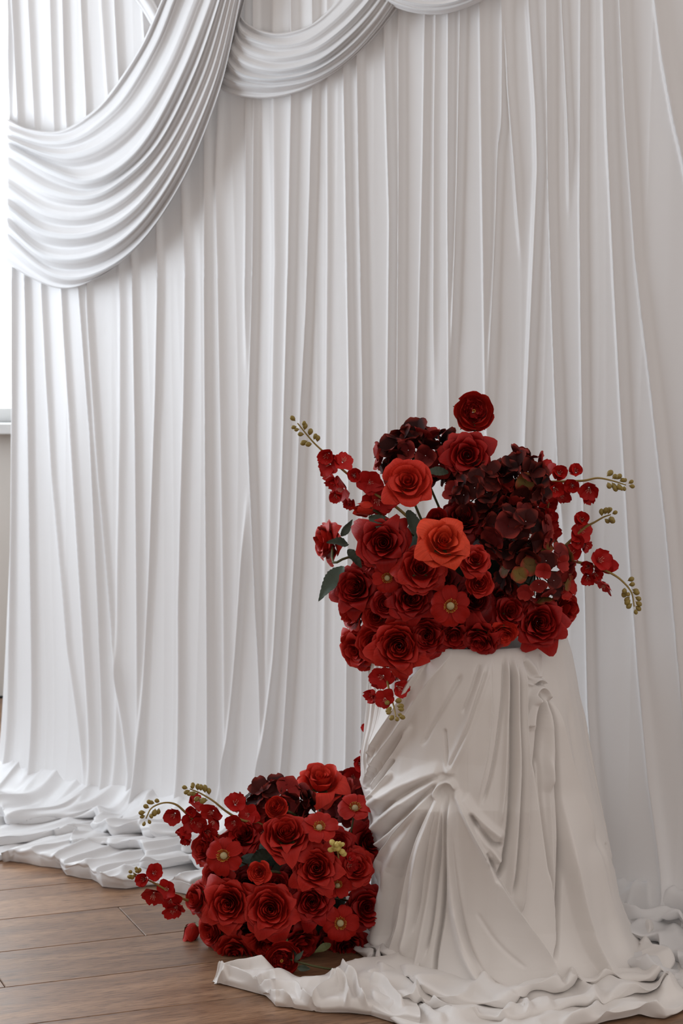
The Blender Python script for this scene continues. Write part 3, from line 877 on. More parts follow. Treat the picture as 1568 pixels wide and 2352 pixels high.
def build_pool():
    out = [(1700, 2250), (1640, 2310), (1585, 2312), (1560, 2330), (1530, 2344), (1470, 2338), (1400, 2352), (1300, 2372), (1200, 2400), (1100, 2400), (1000, 2385), (930, 2368), (880, 2338), (852, 2295), (840, 2255), (842, 2215), (850, 2188)]
    fp = np.array([floor_at(x, y)[:2] for x, y in out]) - PA
    a = np.arctan2(fp[:, 1], fp[:, 0]); r = np.hypot(fp[:, 0], fp[:, 1])
    # back half: a modest trail
    ab = np.radians(np.array([20, 45, 70, 90, 110, 135, 158])); rb = np.array([.62, .50, .42, .38, .36, .34, .30])
    a = np.concatenate([a, ab]); r = np.concatenate([r, rb])
    a = a % (2 * math.pi)
    o = np.argsort(a); a, r = a[o], r[o]
    a = np.concatenate([a - 2 * math.pi, a, a + 2 * math.pi]); r = np.concatenate([r, r, r])
    nt_, nq = 1100, 130
    th = np.linspace(0, 2 * math.pi, nt_, endpoint=False)
    Ro = np.interp(th, a, r)
    Rf = np.interp(th, np.linspace(0, 2 * math.pi, len(RFOOT), endpoint=False), RFOOT) - .025
    Ro = np.maximum(Ro, Rf + .06)
    # periodic noise: evaluate around the circle
    arc = th * .45
    seam = smooth01((th - 2 * math.pi + .5) / .5)
    prof = fold_profile(arc, Ro - Rf, 500, .72, .62, .12) * (1 - seam)[None, :, None] + fold_profile(arc - 2 * math.pi * .45, Ro - Rf, 500, .72, .62, .12) * seam[None, :, None]
    R_ = tiers(prof, nq)
    q = R_[..., 0] + Rf[None]; H = R_[..., 1]
    X = PA[0] + q * np.cos(th)[None]; Y = PA[1] + q * np.sin(th)[None]
    u = np.linspace(0, 1, nq)[:, None] + 0 * X
    fl = crumple(X + .3 * u, Y - .2 * u, 140, 6.5, .9, .12)
    f2 = crumple(X + 3 + .3 * u, Y, 144, 13, .9, .14)
    px_, py_ = project(np.stack([X, Y, H], -1).reshape(-1, 3))
    H = H + stroke_field(px_, py_, POOL).reshape(H.shape) * np.clip(H / .012, 0, 1)
    H = np.maximum(H + (.011 * fl + .003 * f2 - .004) * np.clip(H / .02, 0, 1), .0025)
    k = np.clip((1 - u) * 8, 0, 1)
    X2 = X + (.016 * noise2(X * 9, Y * 9 + u * 3, 181) + .003 * noise2(X * 22, Y * 22 + u * 5, 183)) * k; Y2 = Y + (.016 * noise2(X * 9, Y * 9 + u * 3, 182) + .003 * noise2(X * 22, Y * 22 + u * 5, 184)) * k
    P = np.stack([X2, Y2, H], -1)
    o = obj('trailing_hem', grid_mesh('trailing_hem', P, M['drape'], wrap=True, flip=True), drape)
    tag(o, 'crumpled white hem of the cloth lying on the floor')
build_pool()

def build_corner():
    # the long corner of the cloth that trails to the left in front of the floor arrangement
    back = [(490, 2256), (505, 2249), (530, 2243), (570, 2240), (620, 2243), (690, 2256), (740, 2250), (790, 2240), (850, 2228), (960, 2215)]
    fore = [(494, 2262), (520, 2267), (560, 2278), (600, 2289), (622, 2302), (634, 2316), (660, 2318), (690, 2323), (740, 2330), (800, 2331), (850, 2336), (900, 2352), (960, 2366)]
    n_a, n_b = 420, 130
    x = np.linspace(492, 960, n_a)
    yb = np.interp(x, [p[0] for p in back], [p[1] for p in back]); yf = np.interp(x, [p[0] for p in fore], [p[1] for p in fore])
    A = np.array([floor_at(a, b)[:2] for a, b in zip(x, yb)]); B = np.array([floor_at(a, b)[:2] for a, b in zip(x, yf)])
    D = B - A; Q = np.linalg.norm(D, axis=1); D = D / Q[:, None]
    def n(k, fr): return noise2(A[:, 0] * fr, A[:, 0] * 0 + k * 2.3, 640 + k)
    o = np.zeros(n_a); hm = np.interp(x, [492, 515, 600, 640, 750, 800, 960], [.6, 1, 1, .32, .32, .8, 1])
    qs = np.clip(Q / .08, .05, 1)
    pts = [(o, o + .002), (.002 * qs, .024 * hm), (.016 * qs, (.040 + .020 * n(1, 9)) * hm), (.24 * Q, .022 + .018 * n(2, 10)), (.40 * Q + .02 * qs * n(9, 8), .026 + .022 * n(3, 11)), (.56 * Q, .016 + .014 * n(4, 12)),
           (.76 * Q + .02 * qs * n(8, 9), .022 + .018 * n(5, 10)), (Q - .014 * qs, .024 + .014 * n(6, 13)), (Q, .014 + .006 * n(7, 13)), (Q - .006, o + .002)]
    C = np.array([np.stack([p + o, np.maximum(h, .002) + o], -1) for p, h in pts])
    R_ = tiers(C, n_b)
    q = R_[..., 0]; H = R_[..., 1] * smooth01((x - 491.5) / 20)[None]
    X = A[None, :, 0] + D[None, :, 0] * q; Y = A[None, :, 1] + D[None, :, 1] * q
    u = np.linspace(0, 1, n_b)[:, None] + 0 * X
    px_, py_ = project(np.stack([X, Y, H], -1).reshape(-1, 3))
    H = H + stroke_field(px_, py_, CORNER).reshape(H.shape) * np.clip(H / .012, 0, 1)
    H = H + (.005 * crumple(X, Y * .6, 650, 8, .9, .10) + .002 * crumple(X + 3, Y, 655, 17, .8, .12)) * np.clip(H / .015, 0, 1)
    k = np.clip((1 - u) * 8, 0, 1) * np.clip(u * 8, 0, 1)
    X2 = X + .012 * noise2(X * 11, Y * 11 + u * 3, 661) * k; Y2 = Y + .010 * noise2(X * 11, Y * 11 + u * 3, 662) * k
    P = np.stack([X2, Y2, np.maximum(H, .002)], -1)
    o = obj('trailing_corner', grid_mesh('trailing_corner', P, M['drape'], flip=False), drape)
    tag(o, 'long crumpled corner of the cloth lying in front of the floor flowers')
build_corner()

# ------------------------------------------------------------------ flower materials
M['deep'] = petal_mat('deep_red_petal', (.36, .010, .009), (.19, .005, .006), (.48, .028, .022), edge=.45)  # lighter rim is a backlit edge highlight painted into the colour
M['mid'] = petal_mat('red_petal', (.48, .018, .011), (.29, .008, .007), (.60, .045, .032), edge=.45)  # rim highlight painted in as on the deep red
M['bright'] = petal_mat('bright_red_petal', (.66, .040, .022), (.52, .022, .014), (.60, .030, .018), var=.4)
M['orange'] = petal_mat('orange_red_petal', (.78, .075, .030), (.66, .045, .022), (.70, .055, .026), var=.4)
M['wine'] = petal_mat('wine_red_petal', (.17, .006, .007), (.09, .004, .005), (.26, .014, .013), edge=.5)  # rim highlight painted in here too
M['cosmos'] = petal_mat('cosmos_petal', (.40, .013, .008), (.24, .007, .005), (.20, .005, .004), edge=.35, sheen=0, spec=.1)
M['spray'] = petal_mat('spray_blossom_petal', (.52, .014, .012), (.34, .009, .009), (.44, .010, .010))
M['hyd_dark'] = petal_mat('burgundy_hydrangea_petal', (.080, .009, .007), (.016, .004, .004), (.27, .030, .020), edge=.75, var=1.0, trans=.10, sheen=0, rough=.6, spec=.14, e0=.62)
M['hyd_red'] = petal_mat('red_hydrangea_petal', (.34, .018, .015), (.10, .009, .009), (.46, .050, .036), edge=.6, var=1.0, sheen=0, rough=.6, spec=.16, e0=.6)
M['hyd_green'] = petal_mat('greenish_hydrangea_petal', (.24, .160, .045), (.16, .085, .025), (.34, .036, .024), edge=1.0, var=1.0, sheen=0, spec=.14, e0=.45)
M['stem'] = plain_mat('green_stem', (.060, .072, .025), .6, (.10, .085, .03), 60)
M['stem_olive'] = plain_mat('olive_spray_stem', (.34, .25, .075), .55, (.26, .18, .05), 60)
M['leaf'] = plain_mat('dark_rose_leaf', (.030, .046, .030), .55, (.045, .056, .034), 40, .25)
M['leaf_grey'] = plain_mat('grey_green_leaf_back', (.085, .115, .090), .6, (.06, .09, .07), 40, .25)
M['sepal'] = plain_mat('sepal_green', (.115, .115, .040), .6, (.09, .10, .035), 50)
M['bud'] = plain_mat('olive_yellow_bud', (.30, .215, .050), .45, (.22, .16, .035), 90)
M['bud_pale'] = plain_mat('pale_yellow_bud', (.62, .50, .15), .45, (.55, .42, .11), 90)
M['stamen'] = plain_mat('golden_stamen', (.55, .27, .035), .5, (.42, .19, .02), 200)
M['disc'] = plain_mat('cream_flower_disc', (.66, .56, .33), .8, (.50, .40, .20), 260, .6)
M['pistil'] = plain_mat('pale_pink_filament', (.70, .34, .26), .6, (.60, .25, .20), 100)
M['foam'] = plain_mat('dark_green_floral_foam', (.012, .020, .012), .95, (.02, .03, .018), 80, .5)

# ------------------------------------------------------------------ petals
def bez(a, b, c, d, v):
    w = 1 - v
    return a * w ** 3 + 3 * b * w * w * v + 3 * c * w * v * v + d * v ** 3

def petal_geo(r, theta, W, rr, z0, z1, curl=.05, tip=.1, side=.0, ruffle=.02, spiral=.03, belly=.8, nu=11, nv=10, fold=0.0):
    u = np.linspace(-1, 1, nu)[None]; v0 = np.linspace(0, 1, nv)[:, None]
    sk = r.uniform(-.25, .25)                                   # tip a little off centre
    v = v0 * (1 - .24 * np.abs(u) ** 2.4 * v0) * (1 + tip * np.clip(1 - np.abs(u - sk) * 1.9, 0, 1) ** 1.4 * v0 ** 3)
    v = np.minimum(v, 1.14)
    ph1, ph2, ph3 = r.uniform(0, 6.28, 3)
    rho = bez(.05, rr * belly, rr * .97, rr, v)
    z = bez(z0, z0 + .10 * (z1 - z0), z1 - .35 * (z1 - z0), z1, v)
    k = np.clip((v - .66) / .34, 0, 1.35) ** 2
    cl = curl * (1 + .55 * np.sin(u * 2.3 + ph1))
    rho = rho + cl * k
    z = z - np.abs(cl) * .95 * k ** 1.5
    rho = rho + side * np.abs(u) ** 3 * v + spiral * u * v
    z = z - side * .7 * np.abs(u) ** 3 * v
    wv = np.sin(u * 5.2 + ph2) * .6 + np.sin(u * 9.1 + ph3) * .4
    rho = rho + ruffle * wv * v0 ** 3
    z = z + ruffle * .9 * np.sin(u * 4.4 + ph1) * v0 ** 3 - fold * np.exp(-(u / .25) ** 2) * v0 ** 2
    ang = theta + u * W * (.42 + .58 * np.sin(np.clip(v0 * 1.25, 0, 1) * math.pi / 2))
    P = np.stack([rho * np.cos(ang), rho * np.sin(ang), z + 0 * ang], -1)
    UV = np.stack([.5 + .5 * u + 0 * v0, v0 + 0 * u], -1)
    return P.reshape(-1, 3), grid_faces(nv, nu), UV.reshape(-1, 2)

def cat_geo(gs):
    V, Fc, U, k = [], [], [], 0
    for p, f, u in gs:
        V.append(p); Fc.append(f + k); U.append(u); k += len(p)
    return np.vstack(V), np.vstack(Fc), np.vstack(U)

def geo_mesh(name, g, mat):
    return make_mesh(name, g[0], g[1].tolist(), mat, True, g[2])

def sepal_geo(n, L, droop, w=.16, r0=.10, z0=-.40):
    gs = []
    for k in range(n):
        a = 2 * math.pi * k / n + .3
        u = np.linspace(-1, 1, 5)[None]; v = np.linspace(0, 1, 6)[:, None]
        wd = w * np.sin(np.clip(v * .85 + .15, 0, 1) * math.pi) ** .8 * (1 - .3 * v)
        rho = r0 + L * v; z = z0 + .20 * np.sin(v * 2.0) - droop * v * v + .04 * np.abs(u)
        x = rho; y = u * wd
        P = np.stack([x * math.cos(a) - y * math.sin(a) + 0 * z, x * math.sin(a) + y * math.cos(a) + 0 * z, z + 0 * y], -1)
        UV = np.stack([.5 + .5 * u + 0 * v, v + 0 * u], -1)
        gs.append((P.reshape(-1, 3), grid_faces(6, 5), UV.reshape(-1, 2)))
    return cat_geo(gs)

def leaf_mesh(name, mat, seed, L=1.0, W=.42, bend=.25, twist=.0):
    """serrated rose leaf along +X, face up +Z, unit length"""
    nu, nv = 7, 25
    u = np.linspace(-1, 1, nu)[None]; v = np.linspace(0, 1, nv)[:, None]
    wd = W * .5 * (np.sin(np.clip(v, 0, 1) ** .8 * math.pi) ** .85) * (1 - .15 * v)
    ser = 1 + .10 * (np.arange(nv)[:, None] % 2 - .5) * (np.abs(u) > .9)
    y = u * wd * ser
    z = .30 * np.abs(y) - bend * v * v + .03 * np.sin(v * 9 + seed) * u + .012 * np.sin(v * 40) * np.abs(u)
    tw = twist * v
    P = np.stack([L * v + 0 * u, y * np.cos(tw) - z * 0, z + y * np.sin(tw)], -1)
    UV = np.stack([.5 + .5 * u + 0 * v, v + 0 * u], -1)
    return make_mesh(name, P.reshape(-1, 3), grid_faces(nv, nu).tolist(), mat, True, UV.reshape(-1, 2))

LEAVES = {}
for key in ('leaf', 'leaf_grey', 'sepal'):
    LEAVES[key] = [leaf_mesh('leaf', M[key], k, 1, w, b, t) for k, (w, b, t) in enumerate(((.46, .18, .3), (.40, .30, -.3), (.52, .10, .1)))]

# ------------------------------------------------------------------ flower head templates: lists of (part name, mesh)
ROSE_A = ((4, .34, .50, .04), (4, .46, .48, .07), (5, .60, .40, .11), (5, .74, .28, .16), (6, .88, .10, .20), (5, .97, -.10, .14))
ROSE_B = ((4, .32, .52, .03), (5, .44, .50, .06), (5, .56, .45, .09), (5, .68, .36, .13), (6, .82, .22, .17), (6, .94, .00, .16))
ROSE_C = ((4, .36, .50, .06), (4, .54, .46, .14), (5, .72, .30, .20), (6, .88, .08, .20), (6, .97, -.14, .12))
def rose_template(seed, mat, rings=ROSE_A, heart_n=8, pointed=.16, hole=.05, sep=True, wide=(.54, .68), ruffle=.048):
    r = np.random.default_rng(seed)
    parts = []
    gs = []
    th = r.uniform(0, 6.28)
    for k in range(heart_n):
        f = k / max(1, heart_n - 1)
        th += 2.2 + r.uniform(-.3, .3)
        gs.append(petal_geo(r, th, math.radians(100 - 34 * f), hole + .20 * f, -.25, .40 + .09 * f - .04 * r.random(), .012 + .03 * f, .10, 0, .010, .030, .9, 9, 7))
    parts.append(('heart', geo_mesh('heart', cat_geo(gs), mat)))
    for n, rr, z1, curl in rings:
        th = r.uniform(0, 6.28)
        for k in range(n):
            a = th + 2 * math.pi * k / n + r.uniform(-.2, .2)
            W = math.radians(360 / n * r.uniform(*wide))
            parts.append(('petal', geo_mesh('petal', petal_geo(r, a, W, rr * r.uniform(.92, 1.07), -.36, z1 + r.uniform(-.07, .07), curl * r.uniform(.6, 1.6), pointed * r.uniform(.3, 1.3), .07 * rr * r.uniform(.3, 1.6), ruffle * rr + .006, .045, .82, fold=.03 * rr * r.uniform(-1, 1.5)), mat)))
    if sep:
        parts.append(('sepals', geo_mesh('sepals', sepal_geo(5, .50, .10), M['sepal'])))
    return parts

def peony_template(seed, mat, inner):
    r = np.random.default_rng(seed)
    gs = []
    for k in range(34):
        a = r.uniform(0, 6.28); rr = .10 + .44 * math.sqrt(r.random())
        gs.append(petal_geo(r, a, math.radians(r.uniform(18, 34)) / (.35 + rr), rr, -.2, .10 + .22 * r.random(), r.uniform(-.10, .06), .14, 0, .07, .05, .85, 7, 6, fold=.06))
    parts = [('heart', geo_mesh('heart', cat_geo(gs), inner))]
    for n, rr, z1, curl in ((5, .70, .34, -.07), (5, .86, .30, .02), (5, .95, .10, .05)):
        th = r.uniform(0, 6.28)
        for k in range(n):
            a = th + 2 * math.pi * k / n + r.uniform(-.15, .15)
            parts.append(('petal', geo_mesh('petal', petal_geo(r, a, math.radians(360 / n * .66), rr * r.uniform(.94, 1.06), -.36, z1 + r.uniform(-.06, .06), curl, .03, 0, .04, .05, .98), mat)))
    parts.append(('stamens', make_mesh('stamens', *join([tube([(.03 * math.cos(a), .03 * math.sin(a), .1), (.07 * math.cos(a), .07 * math.sin(a), .34)], [.012, .024], 4) for a in np.linspace(0, 5.6, 8)]), M['stamen'])))
    parts.append(('sepals', geo_mesh('sepals', sepal_geo(5, .95, .25, .2), M['sepal'])))
    return parts

def ranunculus_template(seed, mat):
    return rose_template(seed, mat, ((5, .40, .46, -.02), (6, .52, .44, -.02), (6, .64, .40, .0), (6, .76, .32, .0), (6, .86, .20, .02), (6, .95, .02, .05)), 10, .02, .05, True, (.58, .72), .015)

def bud_template(seed, mat):
    r = np.random.default_rng(seed)
    gs = [petal_geo(r, k * 2.1, math.radians(80), .14 + .04 * k, -.5, .62, .02, .1, 0, .01, .05, 1.3, 9, 8) for k in range(4)]
    parts = [('heart', geo_mesh('heart', cat_geo(gs), mat))]
    for k in range(5):
        rr = .27 + .06 * (k % 2)
        parts.append(('petal', geo_mesh('petal', petal_geo(r, k * 1.257 + r.uniform(-.1, .1), math.radians(58), rr, -.78, .60 - .12 * (k % 2), .05 * (k % 2), .15, .03, .02, .05, 2.7, 9, 10), mat)))
    parts.append(('sepals', geo_mesh('sepals', sepal_geo(5, .50, -.38, .22, .05, -.86), M['sepal'])))
    return parts

def cosmos_template(seed, mat, n=7, cup=.18):
    r = np.random.default_rng(seed)
    parts = []
    for k in range(n):
        a = 2 * math.pi * k / n + r.uniform(-.12, .12)
        L = r.uniform(.86, 1.0); w = r.uniform(.31, .40) * 6.5 / n
        u = np.linspace(-1, 1, 9)[None]; v = np.linspace(0, 1, 9)[:, None]
        wd = w * (.28 + .72 * np.sin(np.clip(v * .78, 0, 1) * math.pi) ** .8)
        x = .12 + (L - .12) * v * (1 - .10 * np.abs(u) ** 3 * v - .05 * np.exp(-(u / .18) ** 2) * v ** 6)
        y = u * wd
        z = cup * np.sin(v * 1.6) - .22 * v ** 3 * r.uniform(.4, 1.3) + .05 * np.abs(u) * (1 - v * .5) + .018 * np.cos(u * 12) * np.sin(v * 3) + .03 * np.sin(u * 4 + k) * v * v + (.03 if k % 2 else -.02)
        ca, sa = math.cos(a), math.sin(a)
        P = np.stack([x * ca - y * sa, x * sa + y * ca, z + 0 * y], -1)
        UV = np.stack([.5 + .5 * u + 0 * v, v + 0 * u], -1)
        parts.append(('petal', make_mesh('petal', P.reshape(-1, 3), grid_faces(9, 9).tolist(), mat, True, UV.reshape(-1, 2))))
    dome = lathe([(.17, .02), (.17, .09), (.155, .15), (.115, .19), (.06, .215), (.01, .22)], 14)
    parts.append(('disc', make_mesh('disc', *dome, M['disc'])))
    st = []
    for k in range(30):
        a = 2 * math.pi * k / 30 + r.uniform(-.07, .07); q = r.uniform(.24, .32); h = r.uniform(.16, .26)
        c, s = math.cos(a), math.sin(a)
        st.append(tube([(.13 * c, .13 * s, .02), (.20 * c, .20 * s, .08), ((q - .02) * c, (q - .02) * s, h - .03), (q * c, q * s, h), ((q + .02) * c, (q + .02) * s, h + .025)], [.012, .011, .011, .022, .012], 4))
    parts.append(('stamens', make_mesh('stamens', *join(st), M['stamen'])))
    parts.append(('sepals', geo_mesh('sepals', sepal_geo(5, .25, .10, .08, .03, -.22), M['sepal'])))
    return parts

def floret_mesh(seed, mat, cup):
    r = np.random.default_rng(seed)
    gs = []
    for k in range(4):
        a = k * math.pi / 2 + r.uniform(-.15, .15)
        u = np.linspace(-1, 1, 7)[None]; v = np.linspace(0, 1, 7)[:, None]
        L = r.uniform(.9, 1.08); w = r.uniform(.60, .74)
        wd = w * np.sin(np.clip(v * .84 + .10, 0, 1) * math.pi) ** .62
        x = .03 + L * v * (1 - .06 * np.abs(u) ** 2 * v); y = u * wd
        cu = cup * r.uniform(.4, 1.6)
        z = cu * v - .25 * cu * v ** 3 + .16 * u * u * v * r.uniform(-.5, 1.5) + .05 * np.sin(u * 3 + k) * v + (.06 if k % 2 else 0)
        ca, sa = math.cos(a), math.sin(a)
        P = np.stack([x * ca - y * sa, x * sa + y * ca, z + 0 * y], -1)
        UV = np.stack([.5 + .5 * u + 0 * v, v + 0 * u], -1)
        gs.append((P.reshape(-1, 3), grid_faces(7, 7), UV.reshape(-1, 2)))
    c = lathe([(.05, .0), (.06, .05), (.03, .10)], 6)
    return geo_mesh('floret', cat_geo(gs), mat)

FLORETS = {k: [floret_mesh(200 + 10 * i + j, M[k], c) for j, c in enumerate((.1, .35, .6, .25, .8))] for i, k in enumerate(('hyd_dark', 'hyd_red', 'hyd_green'))}

def blossom_mesh(seed, cup):
    r = np.random.default_rng(seed)
    gs = []
    for k in range(5):
        a = k * 2 * math.pi / 5 + r.uniform(-.2, .2)
        u = np.linspace(-1, 1, 7)[None]; v = np.linspace(0, 1, 7)[:, None]
        w = r.uniform(.52, .66); L = r.uniform(.85, 1.1)
        wd = w * np.sin(np.clip(v * .85 + .11, 0, 1) * math.pi) ** .6
        ph = cup * r.uniform(.6, 1.3)
        x = .05 + L * v * math.cos(ph) + .18 * np.sin(ph) * v ** 3; y = u * wd * (1 - .1 * v)
        z = L * v * math.sin(ph) + .14 * u * u * v - .12 * v ** 4 + .05 * np.sin(u * 3 + k) * v
        ca, sa = math.cos(a), math.sin(a)
        P = np.stack([x * ca - y * sa, x * sa + y * ca, z + 0 * y], -1)
        UV = np.stack([.5 + .5 * u + 0 * v, v + 0 * u], -1)
        gs.append((P.reshape(-1, 3), grid_faces(7, 7), UV.reshape(-1, 2)))
    return geo_mesh('blossom', cat_geo(gs), M['spray'])
BLOSSOMS = [blossom_mesh(400 + k, c) for k, c in enumerate((.40, .75, 1.05, .55, 1.2))]
_fil = []
for k in range(9):
    a = k * .7; q = .10 + .16 * ((k * 37) % 10) / 10
    _fil.append(tube([(.02 * math.cos(a), .02 * math.sin(a), .05), (q * .6 * math.cos(a), q * .6 * math.sin(a), .28), (q * math.cos(a), q * math.sin(a), .42 + .1 * (k % 3))], [.014, .012, .020], 4))
FILAMENT = make_mesh('filaments', *join(_fil), M['pistil'])
BUDM = {k: make_mesh('bud', *lathe([(.05, -.85), (.14, -.66), (.42, -.40), (.60, -.05), (.62, .25), (.48, .58), (.22, .78), (.03, .84)], 10), M[k]) for k in ('bud', 'bud_pale')}

T = {}
for i, c in enumerate(('deep', 'mid', 'wine')):
    T['rose_' + c] = [rose_template(20 + 7 * i, M[c], ROSE_A), rose_template(21 + 7 * i, M[c], ROSE_B, 9, .17), rose_template(22 + 7 * i, M[c], ROSE_C, 6, .10, .07, ruffle=.05)]
for c in ('bright', 'orange'):
    T['rose_' + c] = [rose_template(70, M[c], ((4, .36, .50, .06), (4, .56, .46, .12), (5, .76, .32, .16), (6, .95, .06, .18)), 6, .06, .07, wide=(.60, .74), ruffle=.03),
                      rose_template(75, M[c], ((4, .40, .54, .06), (4, .58, .52, .14), (5, .78, .30, .22), (5, .92, .05, .16)), 7, .10, .06, wide=(.60, .74))]
SMALL = ((4, .40, .48, .03), (5, .56, .44, .05), (5, .74, .34, .08), (5, .94, .10, .12))
for c in ('deep', 'mid', 'bright'):
    T['small_' + c] = [rose_template(90, M[c], SMALL, 7, .06, .07)]
T['peony'] = [peony_template(100, M['mid'], M['deep'])]
T['ran_deep'] = [ranunculus_template(110, M['deep'])]
T['ran_bright'] = [ranunculus_template(111, M['bright'])]
T['bud_mid'] = [bud_template(120, M['mid'])]
T['bud_bright'] = [bud_template(121, M['bright'])]
T['cosmos'] = [cosmos_template(130, M['cosmos'], 6, .12), cosmos_template(131, M['cosmos'], 6, .22), cosmos_template(132, M['mid'], 6, .30)]
CATNAME = {'rose': 'rose', 'small': 'rose', 'peony': 'peony', 'ran': 'ranunculus', 'bud': 'rosebud', 'cosmos': 'cosmos'}
OBJNAME = {'rose': 'rose', 'small': 'small_rose', 'peony': 'peony', 'ran': 'ranunculus', 'bud': 'rosebud', 'cosmos': 'cosmos_flower'}

# ------------------------------------------------------------------ placing flowers
class Bunch:
    def __init__(self, cx, cy, rx, ry, depth, Y, group):
        self.cx, self.cy, self.rx, self.ry, self.d, self.Y, self.group = cx, cy, rx, ry, depth, Y, group
        self.core = at(cx, cy, Y)
    def pos(self, x, y, dy):
        u = (x - self.cx) / self.rx; v = (y - self.cy) / self.ry
        q = max(0.0, 1 - u * u - v * v)
        return at(x, y, self.Y - self.d * math.sqrt(q) + dy)
    def face(self, x, y):
        return (.62 * (x - self.cx) / self.rx, -.55 * (y - self.cy) / self.ry)

def facing(fx, fy, fz=None):
    l = fx * fx + fy * fy
    if fz is None: fz = math.sqrt(max(.02, 1 - l))
    n = fx * RT + fy * UPV - fz * FW
    return n / np.linalg.norm(n)

def orient(n, spin):
    z = Vector(n).normalized()
    x = Vector((1, 0, 0)) - z * z.x
    if x.length < .1: x = Vector((0, 0, 1)) - z * z.z
    x.normalize(); y = z.cross(x)
    m = Matrix((x, y, z)).transposed()
    return m @ Matrix.Rotation(spin, 3, 'Z')

def local(Minv, pts):
    return [Minv @ Vector(p) for p in pts]

def add_leaf(parent, Minv, x0, y0, x1, y1, Y0, Y1, mat='leaf', var=0, roll=0.0, wscale=1.0):
    """a leaf from its base pixel to its tip pixel"""
    a = Vector(at(x0, y0, Y0)); b = Vector(at(x1, y1, Y1))
    d = b - a; L = d.length; d.normalize()
    n = Vector(facing(.05, .35)); n = (n - d * n.dot(d)).normalized()
    s = n.cross(d)
    Rm = Matrix((d, s, n)).transposed().to_4x4() @ Matrix.Rotation(roll, 4, 'X')
    Wm = Matrix.Translation(a) @ Rm @ Matrix.Diagonal((L, L * wscale, L, 1))
    o = obj('leaf', LEAVES[mat][var], parent)
    o.matrix_local = Minv @ Wm
    return o

_count = {}
def flower(B, kind, x, y, r, label, face=None, dy=0.0, var=None, spin=None, squash=1.0, stem=None, leaves=(), tall=1.0):
    base = kind.split('_')[0]
    tpl = T[kind]
    k = _count.get(kind, 0); _count[kind] = k + 1
    parts = tpl[(k if var is None else var) % len(tpl)]
    p = B.pos(x, y, dy)
    if face is None: face = B.face(x, y)
    n = facing(*face)
    R = r * p[1] / F
    sp = spin if spin is not None else (k * 2.399) % 6.283
    m4 = Matrix.Translation(Vector(p)) @ orient(n, sp).to_4x4() @ Matrix.Diagonal((R, R * squash, R * tall, 1))
    root = empty(OBJNAME[base])
    root.matrix_world = m4
    tag(root, label, CATNAME[base], B.group)
    for nm, me in parts:
        o = obj(nm, me, root)
        if nm == 'stamens': o['kind'] = 'stuff'
    mi = m4.inverted()
    # stem from the calyx to the heart of the bunch (or along given pixels)
    zb = -.35 if base not in ('cosmos', 'bud') else (-.02 if base == 'cosmos' else -.8)
    a = np.array(m4 @ Vector((0, 0, zb)))
    if stem is None:
        c = B.core + (np.array(p) - B.core) * .25
        mid = a - n * min(.05, .4 * np.linalg.norm(c - a))
        pts = spline([a, mid, c], 6)
    else:
        pts = spline([a] + [at(*q) for q in stem], 10)
    V, Fc = tube(pts, .0028 if base != 'cosmos' else .0020, 6)
    obj('stem', make_mesh('stem', local(mi, V), Fc, M['stem']), root)
    for lf in leaves:
        add_leaf(root, mi, *lf)
    return root

def hydrangea(B, x, y, rx, ry, label, mix=(.8, .17, .03), dy=0.0, n=46, fr=25, seed=0):
    r = np.random.default_rng(900 + seed)
    p = B.pos(x, y, dy)
    k = p[1] / F
    root = empty('hydrangea', tuple(p)); tag(root, label, 'hydrangea', B.group)
    a, b, c = rx * k, ry * k, min(rx, ry) * k
    keys = ['hyd_dark', 'hyd_red', 'hyd_green']
    ga = math.pi * (3 - math.sqrt(5))
    for i in range(n):
        f = (i + .5) / n
        # dome turned to the viewer: spread over 78 % of the sphere
        cz = 1 - f * 1.55; q = math.sqrt(max(0, 1 - cz * cz)); t = i * ga
        d = RT * q * math.cos(t) * a + UPV * q * math.sin(t) * b - FW * cz * c
        nn = RT * q * math.cos(t) + UPV * q * math.sin(t) - FW * cz
        nn = nn + r.normal(0, .28, 3); nn /= np.linalg.norm(nn)
        key = keys[int(r.choice(3, p=np.array(mix) / sum(mix)))]
        fl = obj('floret', FLORETS[key][int(r.integers(5))], root)
        s = fr * k * r.uniform(.8, 1.18)
        fl.matrix_local = Matrix.Translation(Vector(d * r.uniform(.80, 1.02))) @ orient(nn, r.uniform(0, 6.28)).to_4x4() @ Matrix.Diagonal((s, s, s, 1))
    V, Fc = tube(spline([np.zeros(3), (B.core - p) * .4, (B.core - p) * .8], 6), .003, 6)
    obj('stem', make_mesh('stem', V, Fc, M['stem']), root)
    # branching stalks under the florets
    st = []
    for i in range(0, n, 2):
        f = (i + .5) / n; cz = 1 - f * 1.55; q = math.sqrt(max(0, 1 - cz * cz)); t = i * ga
        d = RT * q * math.cos(t) * a + UPV * q * math.sin(t) * b - FW * cz * c
        st.append(tube([np.zeros(3), d * .5, d * .85], [.002, .0014, .001], 4))
    o = obj('stalks', make_mesh('stalks', *join(st), M['stem']), root); o['kind'] = 'stuff'
    return root

